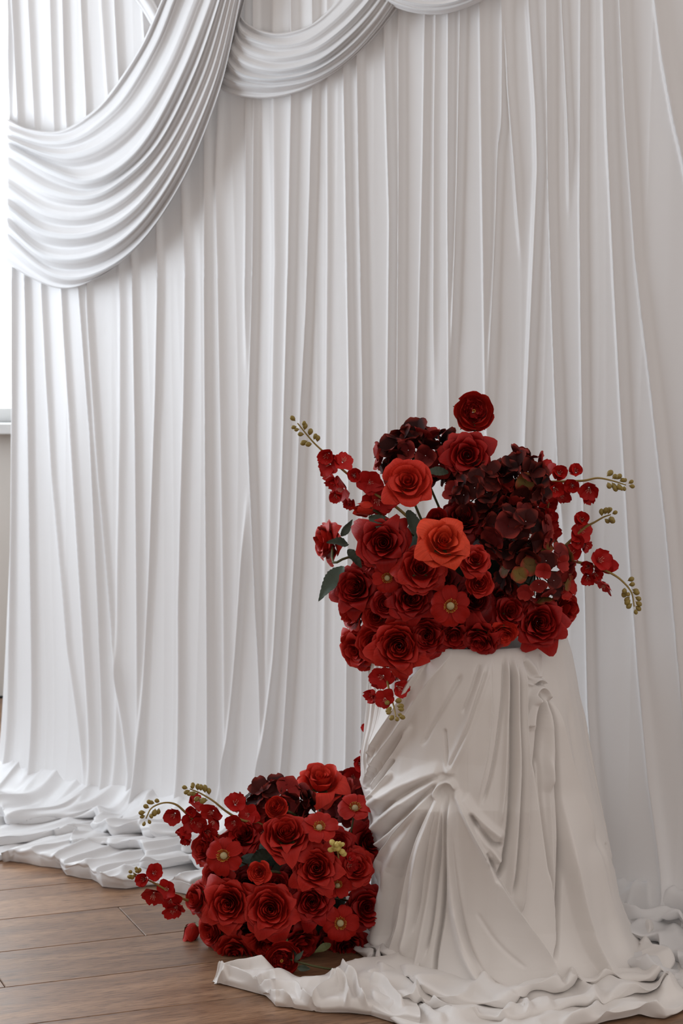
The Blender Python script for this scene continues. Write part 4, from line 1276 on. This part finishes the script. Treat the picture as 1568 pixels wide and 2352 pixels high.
def spray(B, pts, blossoms, label, n_bud=10, bud_span=.42, pale=False, bud_r=7.5, br=22, Y0=None, Y1=None, seed=0):
    """pts: pixels from the tip to the foot of the stem; Y1 depth at the tip, Y0 at the foot"""
    r = np.random.default_rng(700 + seed)
    Y0 = B.Y - .10 if Y0 is None else Y0; Y1 = Y0 if Y1 is None else Y1
    q = spline(pts, 40)
    W = np.array([at(x, y, Y1 + (Y0 - Y1) * i / 39) for i, (x, y) in enumerate(q)])
    k = Y1 / F
    root = empty('flower_spray', tuple(W[-1])); tag(root, label, 'flower spray', B.group)
    O = W[-1]
    rad = [.0014 + .0022 * i / 39 for i in range(40)]
    n_bud = int(n_bud * 1.3)
    V, Fc = tube(W - O, rad, 6)
    obj('stem', make_mesh('stem', V, Fc, M['stem_olive']), root)
    bm_ = BUDM['bud_pale' if pale else 'bud']
    for i in range(n_bud):
        f = (i + .2) / n_bud * bud_span
        j = int(f * 39)
        t = W[min(j + 1, 39)] - W[max(j - 1, 0)]; t = -t / np.linalg.norm(t)
        sgn = 1 if i % 2 else -1
        side = np.cross(t, FW); side /= np.linalg.norm(side)
        d = t * .55 + side * sgn * r.uniform(.6, 1.0) - FW * r.uniform(-.5, .6)
        d = d + UPV * r.uniform(-.35, .35)
        if pale: d = d + np.array([r.normal(0, .6), 0, r.normal(0, .6)])
        if i == 0: d = t + .1 * side
        d /= np.linalg.norm(d)
        L = k * r.uniform(7, 14) * (.7 + f); s = k * bud_r * 1.45 * r.uniform(.75, 1.1) * (.8 + .6 * f)
        e = W[j] + d * (L + s * .6)
        b = obj('bud', bm_, root)
        b.matrix_local = Matrix.Translation(Vector(e - O)) @ orient(d, 0).to_4x4() @ Matrix.Diagonal((s, s, s * 1.05, 1))
        V, Fc = tube([np.zeros(3), d * L * .5 - np.array([0, 0, .1 * L]), d * L], k * 1.3, 5)
        pd = obj('pedicel', make_mesh('pedicel', [Vector(v) for v in V], Fc, M['stem_olive']), b)
        pd.matrix_local = b.matrix_local.inverted() @ Matrix.Translation(Vector(W[j] - O))
    for i, bl in enumerate(blossoms):
        x, y = bl[:2]; s = 1.45 * (bl[2] if len(bl) > 2 else br)
        j = int(np.hypot(q[:, 0] - x, q[:, 1] - y).argmin())
        Yb = Y1 + (Y0 - Y1) * j / 39 - .012 * r.uniform(-1, 1.5)
        c = at(x, y, Yb)
        away = c - W[j]; ln = np.linalg.norm(away)
        fdir = facing(*((bl[3], bl[4]) if len(bl) > 4 else (np.clip((x - q[j, 0]) / 40 + r.uniform(-.4, .4), -.8, .8), np.clip(-(y - q[j, 1]) / 40 + r.uniform(-.4, .3), -.8, .8))))
        b = obj('blossom', BLOSSOMS[int(r.integers(len(BLOSSOMS)))], root)
        ss = s * Yb / F * r.uniform(.9, 1.1)
        b.matrix_local = Matrix.Translation(Vector(c - O)) @ orient(fdir, r.uniform(0, 6.28)).to_4x4() @ Matrix.Diagonal((ss, ss, ss, 1))
        fo = obj('filaments', FILAMENT, b); fo['kind'] = 'stuff'
        j2 = min(39, j + 3)
        V, Fc = tube(spline([W[j2], (W[j2] + c) / 2 - fdir * ss * .4, c - fdir * ss * .02], 6), .0009, 5)
        pd = obj('pedicel', make_mesh('pedicel', [Vector(v) - Vector(c) for v in V], Fc, M['stem_olive']), b)
        pd.matrix_local = b.matrix_local.inverted() @ Matrix.Translation(Vector(c - O))
    return root

def foam_core(B, label, rx, ry, rz, dy=0.0, dz=0.0):
    c = B.core + np.array([0, dy, dz])
    prof = [(math.cos(t) ** .6, math.sin(t)) for t in np.linspace(-1.45, 1.45, 12)]
    V, Fc = lathe([(max(.02, r_), z_) for r_, z_ in prof], 28)
    V = [(v[0] * rx, v[1] * ry, v[2] * rz) for v in V]
    o = obj('floral_foam', make_mesh('floral_foam', V, Fc, M['foam']))
    o.location = tuple(c)
    tag(o, label, 'floral foam')

# ---- the arrangement on the pedestal
UB = Bunch(1062, 1290, 300, 270, .22, 4.69, 'flowers of the arrangement on the pedestal')
foam_core(UB, 'dark green floral foam inside the arrangement on the pedestal', .165, .14, .125, 0, -.02)
flower(UB, 'peony', 1087, 946, 47, 'dark red cupped peony standing highest above the pedestal', (.02, .10), -.02, tall=.9, stem=[(1092, 1010, 4.66), (1100, 1080, 4.66), (1095, 1180, 4.66)])
flower(UB, 'rose_deep', 1073, 1046, 55, 'large deep red rose directly below the highest peony', (-.05, .05), -.05, var=2)
hydrangea(UB, 957, 1048, 88, 56, 'dark burgundy hydrangea at the upper left, behind the bright red rose', (.66, .34, 0), 0, 36, 30, 1)
flower(UB, 'rose_bright', 936, 1108, 54, 'bright red rose in front of the upper left burgundy hydrangea', (-.08, .32), -.08, var=0, stem=[(955, 1165, 4.55), (985, 1235, 4.56), (1000, 1290, 4.6)],
       leaves=[(1030, 1085, 975, 1080, 4.55, 4.53, 'leaf', 0, .2)])
hydrangea(UB, 1102, 1132, 66, 56, 'nearly black hydrangea under the rose below the peony', (.84, .16, 0), .02, 32, 28, 2)
hydrangea(UB, 1190, 1108, 62, 64, 'burgundy hydrangea with a few green florets beside the upper right spray', (.68, .20, .12), 0, 34, 27, 3)
hydrangea(UB, 1180, 1222, 74, 62, 'dark hydrangea with one bright red floret right of the orange rose', (.74, .26, 0), 0, 36, 28, 4)
hydrangea(UB, 1228, 1310, 84, 74, 'red and green mottled hydrangea low on the right of the pedestal arrangement', (.36, .28, .36), 0, 46, 23, 5)
flower(UB, 'bud_bright', 832, 1170, 36, 'bright red rosebud at the foot of the upper left spray', (-.75, -.05), -.05, stem=[(880, 1185, 4.58), (950, 1230, 4.6)])
flower(UB, 'rose_mid', 748, 1246, 48, 'red rose facing away sideways with dark leaves, leftmost of the pedestal arrangement', (-.93, -.05), .02, var=2, tall=1.0, squash=1.0, stem=[(765, 1292, 4.6), (800, 1280, 4.6), (850, 1290, 4.62)],
       leaves=[(800, 1250, 752, 1242, 4.57, 4.54, 'leaf', 2, .4), (798, 1262, 832, 1300, 4.55, 4.53, 'leaf', 0, -.2), (790, 1300, 727, 1370, 4.57, 4.54, 'leaf_grey', 1, .2), (782, 1232, 812, 1196, 4.6, 4.6, 'leaf_grey', 1, .5)])
flower(UB, 'rose_deep', 880, 1247, 58, 'deep red rose beneath the two dark green leaves', (-.12, .05), -.06, var=0,
       leaves=[(846, 1188, 932, 1225, 4.47, 4.46, 'leaf', 1, .1), (935, 1172, 965, 1238, 4.49, 4.46, 'leaf', 2, -.5)])
flower(UB, 'rose_orange', 1018, 1246, 56, 'orange-red rose, the brightest bloom of the pedestal arrangement', (.10, .38), -.10, var=1, tall=1.1)
flower(UB, 'ran_deep', 1003, 1190, 25, 'small dark red ranunculus just above the orange-red rose', (-.05, .25), -.06)
flower(UB, 'rose_wine', 1062, 1192, 52, 'shaded wine red rose between the ranunculus and the dark hydrangeas', (.1, .45), .02, var=1)
flower(UB, 'rose_mid', 965, 1306, 56, 'red rose below left of the orange-red rose', (-.02, .25), -.05, var=2)
flower(UB, 'cosmos', 889, 1328, 40, 'dark red cosmos tucked under the rose with two leaves', (-.05, .1), -.05, var=1)
flower(UB, 'rose_deep', 819, 1350, 54, 'deep red rose on the left, beside the grey-green leaf of the pedestal arrangement', (-.35, .15), -.02, var=1)
flower(UB, 'small_deep', 884, 1386, 30, 'small dark red rose just below the smaller cosmos', (-.05, .05), -.05)
flower(UB, 'rose_deep', 942, 1374, 50, 'deep red rose left of the large cosmos', (.0, .1), -.035, var=1)
flower(UB, 'small_mid', 866, 1416, 32, 'small red rose wedged below the small dark one', (-.15, .0), -.015)
flower(UB, 'cosmos', 1034, 1392, 54, 'large red cosmos with a cream centre on the pedestal arrangement', (.0, .06), -.085, var=0, spin=.5)
flower(UB, 'small_mid', 1100, 1340, 31, 'small bright rimmed rose right of the large cosmos', (.05, .1), -.06)
flower(UB, 'rose_wine', 1088, 1378, 44, 'wine red rose half hidden behind the large cosmos', (.1, .1), -.01, var=0)
flower(UB, 'rose_mid', 806, 1408, 42, 'red rose seen from the side, under the rose beside the grey-green leaf', (-.9, -.1), .02, var=0)
flower(UB, 'rose_deep', 978, 1460, 54, 'deep red rose on the pedestal rim, right of the largest hanging rose', (.05, -.05), -.045, var=1)
flower(UB, 'rose_mid', 916, 1484, 64, 'largest red rose, hanging over the pedestal rim above the drooping spray', (-.08, -.05), -.10, var=1)
flower(UB, 'rose_mid', 862, 1476, 46, 'red rose squeezed between the largest rose and the lower left one', (-.2, .0), -.04, var=0)
flower(UB, 'rose_mid', 822, 1492, 52, 'red rose at the lower left corner of the pedestal arrangement, turned sideways', (-.55, -.25), -.02, var=2)
flower(UB, 'rose_deep', 1042, 1454, 48, 'deep red rose pressed below the large cosmos', (.0, -.45), -.03, var=2)
flower(UB, 'rose_deep', 1104, 1468, 46, 'deep red rose seen edge on, hanging over the middle of the pedestal rim', (-.35, -.55), -.06, var=0)
flower(UB, 'small_bright', 1157, 1455, 34, 'small bright red rose nodding over the pedestal rim', (.1, -.55), -.07)
flower(UB, 'rose_deep', 1172, 1406, 46, 'deep red rose above the small nodding bright rose', (.05, .3), -.02, var=2)
flower(UB, 'rose_deep', 1238, 1430, 58, 'deep red rose at the lower right over the grey pedestal rim', (.1, .05), -.07, var=1)
flower(UB, 'rose_mid', 1298, 1398, 44, 'red rose at the rightmost edge of the pedestal arrangement', (.75, -.1), -.01, var=0)
flower(UB, 'cosmos', 1296, 1344, 38, 'red cosmos turned away at the right beside the mottled hydrangea', (.55, .3), -.03, var=2)
flower(UB, 'rose_mid', 1090, 1286, 36, 'red rose between the orange-red rose and the mottled hydrangea', (.1, .3), -.06, var=2)
flower(UB, 'rose_mid', 842, 1290, 38, 'red rose peeping out left of the rose with two leaves', (-.6, .1), .03, var=1)
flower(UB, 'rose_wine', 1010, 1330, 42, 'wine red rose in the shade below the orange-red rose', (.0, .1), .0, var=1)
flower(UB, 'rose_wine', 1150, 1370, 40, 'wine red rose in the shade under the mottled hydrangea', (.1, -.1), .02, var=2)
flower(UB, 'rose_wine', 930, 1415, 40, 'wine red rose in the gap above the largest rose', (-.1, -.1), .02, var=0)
spray(UB, [(683, 972), (716, 1012), (745, 1040), (790, 1082), (850, 1128), (910, 1165), (970, 1220)],
      [(752, 1045, 20), (758, 1066, 20), (786, 1062, 20), (756, 1088, 18), (772, 1100, 19), (790, 1122, 24), (775, 1130, 18), (813, 1092, 18), (848, 1108, 20), (866, 1145, 27), (880, 1150, 24), (806, 1150, 16)],
      'red spray with olive buds rising at the upper left of the pedestal arrangement', 9, .26, seed=1, Y0=4.58, Y1=4.52)
spray(UB, [(1437, 1114), (1405, 1104), (1372, 1098), (1340, 1104), (1295, 1106), (1240, 1112), (1170, 1150)],
      [(1352, 1120, 21), (1348, 1136, 16), (1322, 1085, 20), (1314, 1115, 20), (1283, 1088, 21), (1272, 1120, 22), (1248, 1090, 24), (1246, 1116, 22), (1290, 1135, 15), (1250, 1140, 18)],
      'red spray with olive buds pointing level to the upper right of the pedestal arrangement', 11, .28, seed=2, Y0=4.62, Y1=4.55)
spray(UB, [(1402, 1182), (1385, 1188), (1364, 1200), (1342, 1212), (1312, 1240), (1270, 1280)],
      [(1336, 1196, 21), (1332, 1222, 20), (1326, 1240, 20), (1340, 1250, 15)],
      'short red spray on the right, between the two longer right-hand sprays', 8, .26, seed=3, Y0=4.6, Y1=4.55)
spray(UB, [(1456, 1393), (1450, 1362), (1432, 1338), (1405, 1318), (1360, 1300), (1310, 1290), (1240, 1300)],
      [(1372, 1290, 23), (1388, 1298, 20), (1392, 1340, 20), (1352, 1300, 20), (1350, 1322, 18), (1312, 1275, 20), (1300, 1310, 20), (1366, 1316, 16)],
      'red spray arching down at the lower right of the pedestal arrangement', 11, .36, seed=4, Y0=4.6, Y1=4.5)
spray(UB, [(909, 1646), (904, 1622), (896, 1596), (890, 1570), (884, 1535), (880, 1490)],
      [(880, 1552, 22), (872, 1560, 17), (911, 1576, 20), (862, 1594, 17), (884, 1604, 16), (902, 1550, 16)],
      'red spray with olive buds hanging down in front of the pedestal cloth', 9, .34, seed=5, Y0=4.60, Y1=4.40)
spray(UB, [(1262, 1140), (1258, 1165), (1254, 1190), (1250, 1215), (1230, 1250)],
      [(1258, 1158, 19), (1250, 1178, 18), (1262, 1188, 18), (1256, 1205, 20), (1262, 1222, 16)],
      'upright red spray without buds behind the dark right-hand hydrangeas', 0, .1, seed=6, Y0=4.64, Y1=4.62)

# ---- the arrangement on the floor
LB = Bunch(655, 2020, 245, 225, .17, 4.74, 'flowers of the arrangement on the floor')
foam_core(LB, 'dark green floral foam inside the arrangement on the floor', .14, .12, .13, 0, -.03)
flower(LB, 'rose_bright', 736, 1797, 56, 'bright red rose on a tall stem, topmost of the floor arrangement', (.02, .80), .02, var=1, tall=1.15, stem=[(735, 1850, 4.72), (725, 1910, 4.70), (715, 1980, 4.70)])
hydrangea(LB, 640, 1846, 76, 42, 'dark burgundy hydrangea at the top of the floor arrangement', (.5, .5, 0), .02, 30, 29, 11)
hydrangea(LB, 800, 1838, 44, 44, 'wine red hydrangea next to the pedestal cloth, behind the top cosmos', (.4, .6, 0), .08, 22, 30, 12)
flower(LB, 'ran_bright', 634, 1853, 28, 'bright red ranunculus in front of the floor hydrangea', (-.25, .5), -.05, tall=1.15, stem=[(665, 1865, 4.6), (692, 1885, 4.62), (700, 1930, 4.66)])
flower(LB, 'cosmos', 815, 1858, 46, 'red cosmos on a thin stem beside the pedestal cloth', (.02, .72), -.03, var=2, stem=[(806, 1910, 4.66), (797, 1945, 4.68), (790, 1990, 4.7)])
flower(LB, 'cosmos', 733, 1903, 46, 'red cosmos opening upward below the tall bright rose', (.02, .70), -.06, var=2)
flower(LB, 'cosmos', 515, 1966, 52, 'red cosmos with golden stamens on the left of the floor arrangement', (-.25, .25), -.07, var=0)
flower(LB, 'rose_mid', 656, 1918, 56, 'full red rose facing up, above the two dark leaves', (.05, .62), -.05, var=0, tall=1.1)
flower(LB, 'rose_mid', 474, 1948, 46, 'red rose at the left edge, behind the left cosmos', (-.7, .2), .0, var=1)
flower(LB, 'small_bright', 594, 2003, 27, 'small bright red rose on a curved stem amid dark leaves', (-.15, .15), -.06, stem=[(632, 2002, 4.55), (652, 2012, 4.58), (660, 2040, 4.64)],
       leaves=[(620, 1955, 570, 1985, 4.60, 4.56, 'leaf', 2, .3), (665, 1980, 615, 2010, 4.62, 4.59, 'leaf', 0, .2)])
flower(LB, 'small_deep', 636, 2030, 29, 'small dark rose beneath the small bright one', (.05, .2), -.02)
flower(LB, 'rose_mid', 726, 1994, 56, 'large red rose in the middle, left of the pale yellow buds', (-.02, .2), -.05, var=1)
flower(LB, 'rose_mid', 815, 1992, 46, 'red rose right of the pale yellow buds', (.25, .2), -.03, var=2)
flower(LB, 'rose_mid', 525, 2076, 60, 'large red rose on the left, above the hanging rosebud', (-.15, .08), -.07, var=1)
flower(LB, 'rose_mid', 620, 2088, 58, 'large open red rose in the centre of the floor arrangement', (.0, .15), -.07, var=0)
flower(LB, 'rose_deep', 716, 2072, 50, 'deep red rose left of the lower cosmos', (.0, .12), -.04, var=1)
flower(LB, 'rose_deep', 842, 2084, 50, 'deep red rose touching the pedestal cloth, above the lower cosmos', (.2, .12), -.03, var=2)
flower(LB, 'cosmos', 781, 2120, 50, 'large dark cosmos low on the right of the floor arrangement', (.05, .08), -.075, var=0, spin=1.2)
flower(LB, 'cosmos', 775, 2036, 36, 'shaded cosmos nodding under the pale yellow buds', (.05, .70), -.045, var=1)
flower(LB, 'rose_mid', 452, 2066, 40, 'red rose seen from the side at the left edge, beside the low spray', (-.75, .05), -.02, var=2)
flower(LB, 'bud_mid', 437, 2149, 40, 'closed red rosebud hanging over the wooden floor', (-.35, -.80), -.02, stem=[(462, 2128, 4.68), (500, 2110, 4.7)])
flower(LB, 'rose_mid', 488, 2138, 44, 'red rose with splayed petals beside the closed rosebud', (-.65, -.1), -.01, var=0)
flower(LB, 'rose_mid', 541, 2188, 48, 'red rose nodding down onto the trailing white hem', (-.15, -.32), -.05, var=2)
flower(LB, 'rose_mid', 612, 2162, 44, 'red rose seen edge on under the central open rose', (.0, -.45), -.03, var=1)
flower(LB, 'rose_deep', 690, 2168, 48, 'deep red rose seen edge on above the fallen peony stem', (.45, -.45), -.04, var=0)
flower(LB, 'peony', 649, 2203, 41, 'loose red peony lying on the trailing white hem', (-.15, -.15), -.16, tall=1.0, squash=1.15, stem=[(700, 2214, 4.46), (760, 2226, 4.47), (830, 2232, 4.49), (890, 2230, 4.53)],
       leaves=[(683, 2222, 712, 2228, 4.45, 4.44, 'leaf', 2, .2), (676, 2206, 698, 2186, 4.46, 4.46, 'leaf', 1, .4), (680, 2212, 672, 2176, 4.47, 4.48, 'leaf', 0, .4)])
flower(LB, 'rose_deep', 800, 2172, 46, 'deep red rose at the bottom under the lower cosmos', (.1, -.2), -.03, var=1, leaves=[(760, 2168, 722, 2186, 4.55, 4.53, 'sepal', 0, .2)])
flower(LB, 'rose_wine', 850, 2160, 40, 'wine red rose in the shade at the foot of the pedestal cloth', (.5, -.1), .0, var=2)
flower(LB, 'rose_deep', 846, 1935, 50, 'deep red rose in the shade against the pedestal cloth', (.4, .3), .02, var=0)
flower(LB, 'rose_mid', 496, 2012, 38, 'crinkled red rose between the left cosmos and the large left rose', (-.4, .1), -.02, var=2)
flower(LB, 'rose_deep', 775, 1940, 40, 'deep red rose in the gap under the upward cosmos', (.1, .4), .0, var=2)
flower(LB, 'rose_deep', 560, 1920, 44, 'deep red rose under the upper left spray blossoms', (-.15, .5), -.01, var=1)
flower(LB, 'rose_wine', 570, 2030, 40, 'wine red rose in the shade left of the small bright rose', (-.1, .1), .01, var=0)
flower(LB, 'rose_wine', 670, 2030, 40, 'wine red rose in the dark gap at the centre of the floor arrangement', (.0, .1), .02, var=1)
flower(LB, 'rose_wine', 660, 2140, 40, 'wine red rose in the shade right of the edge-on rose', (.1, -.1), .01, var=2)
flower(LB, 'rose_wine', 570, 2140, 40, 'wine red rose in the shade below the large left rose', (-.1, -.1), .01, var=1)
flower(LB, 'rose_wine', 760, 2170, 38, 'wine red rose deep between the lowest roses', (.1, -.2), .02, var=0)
spray(LB, [(335, 1880), (348, 1856), (376, 1844), (404, 1848), (430, 1870), (460, 1895), (520, 1930)],
      [(402, 1868, 18), (446, 1842, 20), (441, 1862, 17), (444, 1882, 21), (432, 1905, 20), (430, 1922, 15), (458, 1890, 18), (472, 1910, 24)],
      'red spray with drooping olive buds reaching to the upper left over the white puddle', 10, .34, seed=11, Y0=4.66, Y1=4.58)
spray(LB, [(436, 1812), (460, 1822), (490, 1840), (520, 1864), (556, 1884), (596, 1892), (640, 1920)],
      [(490, 1862, 19), (496, 1882, 19), (540, 1848, 20), (538, 1886, 20), (572, 1870, 20), (584, 1890, 19), (560, 1910, 22), (535, 1915, 22), (580, 1925, 22), (604, 1905, 18)],
      'red spray with olive buds lying across the top left of the floor arrangement', 11, .34, seed=12, Y0=4.62, Y1=4.56)
spray(LB, [(306, 2005), (322, 2014), (350, 2026), (385, 2046), (415, 2062), (440, 2070), (500, 2080)],
      [(334, 2018, 18), (352, 2006, 17), (353, 2050, 20), (386, 2042, 18), (392, 2066, 19), (398, 2084, 20), (408, 2078, 16)],
      'red spray with yellow buds pointing left over the wooden floor', 8, .14, seed=13, Y0=4.66, Y1=4.56, bud_r=6.5)
spray(LB, [(774, 1944), (775, 1955), (777, 1970), (778, 1990), (778, 2020), (778, 2050)],
      [(757, 1986, 20, -.3, .2), (797, 1988, 20, .3, .2), (776, 1996, 18, 0, -.3), (800, 1975, 16, .4, .4)],
      'short red spray with pale yellow buds in the middle of the floor arrangement', 12, .28, True, 8.5, seed=14, Y0=4.62, Y1=4.49)
spray(LB, [(856, 1650), (848, 1690), (836, 1740), (820, 1780), (806, 1815), (790, 1870)],
      [(852, 1676, 16), (842, 1720, 17), (826, 1752, 20), (834, 1742, 16), (810, 1783, 21), (816, 1812, 20)],
      'red spray climbing behind the left border of the pedestal cloth', 0, .1, seed=15, Y0=4.82, Y1=4.86)
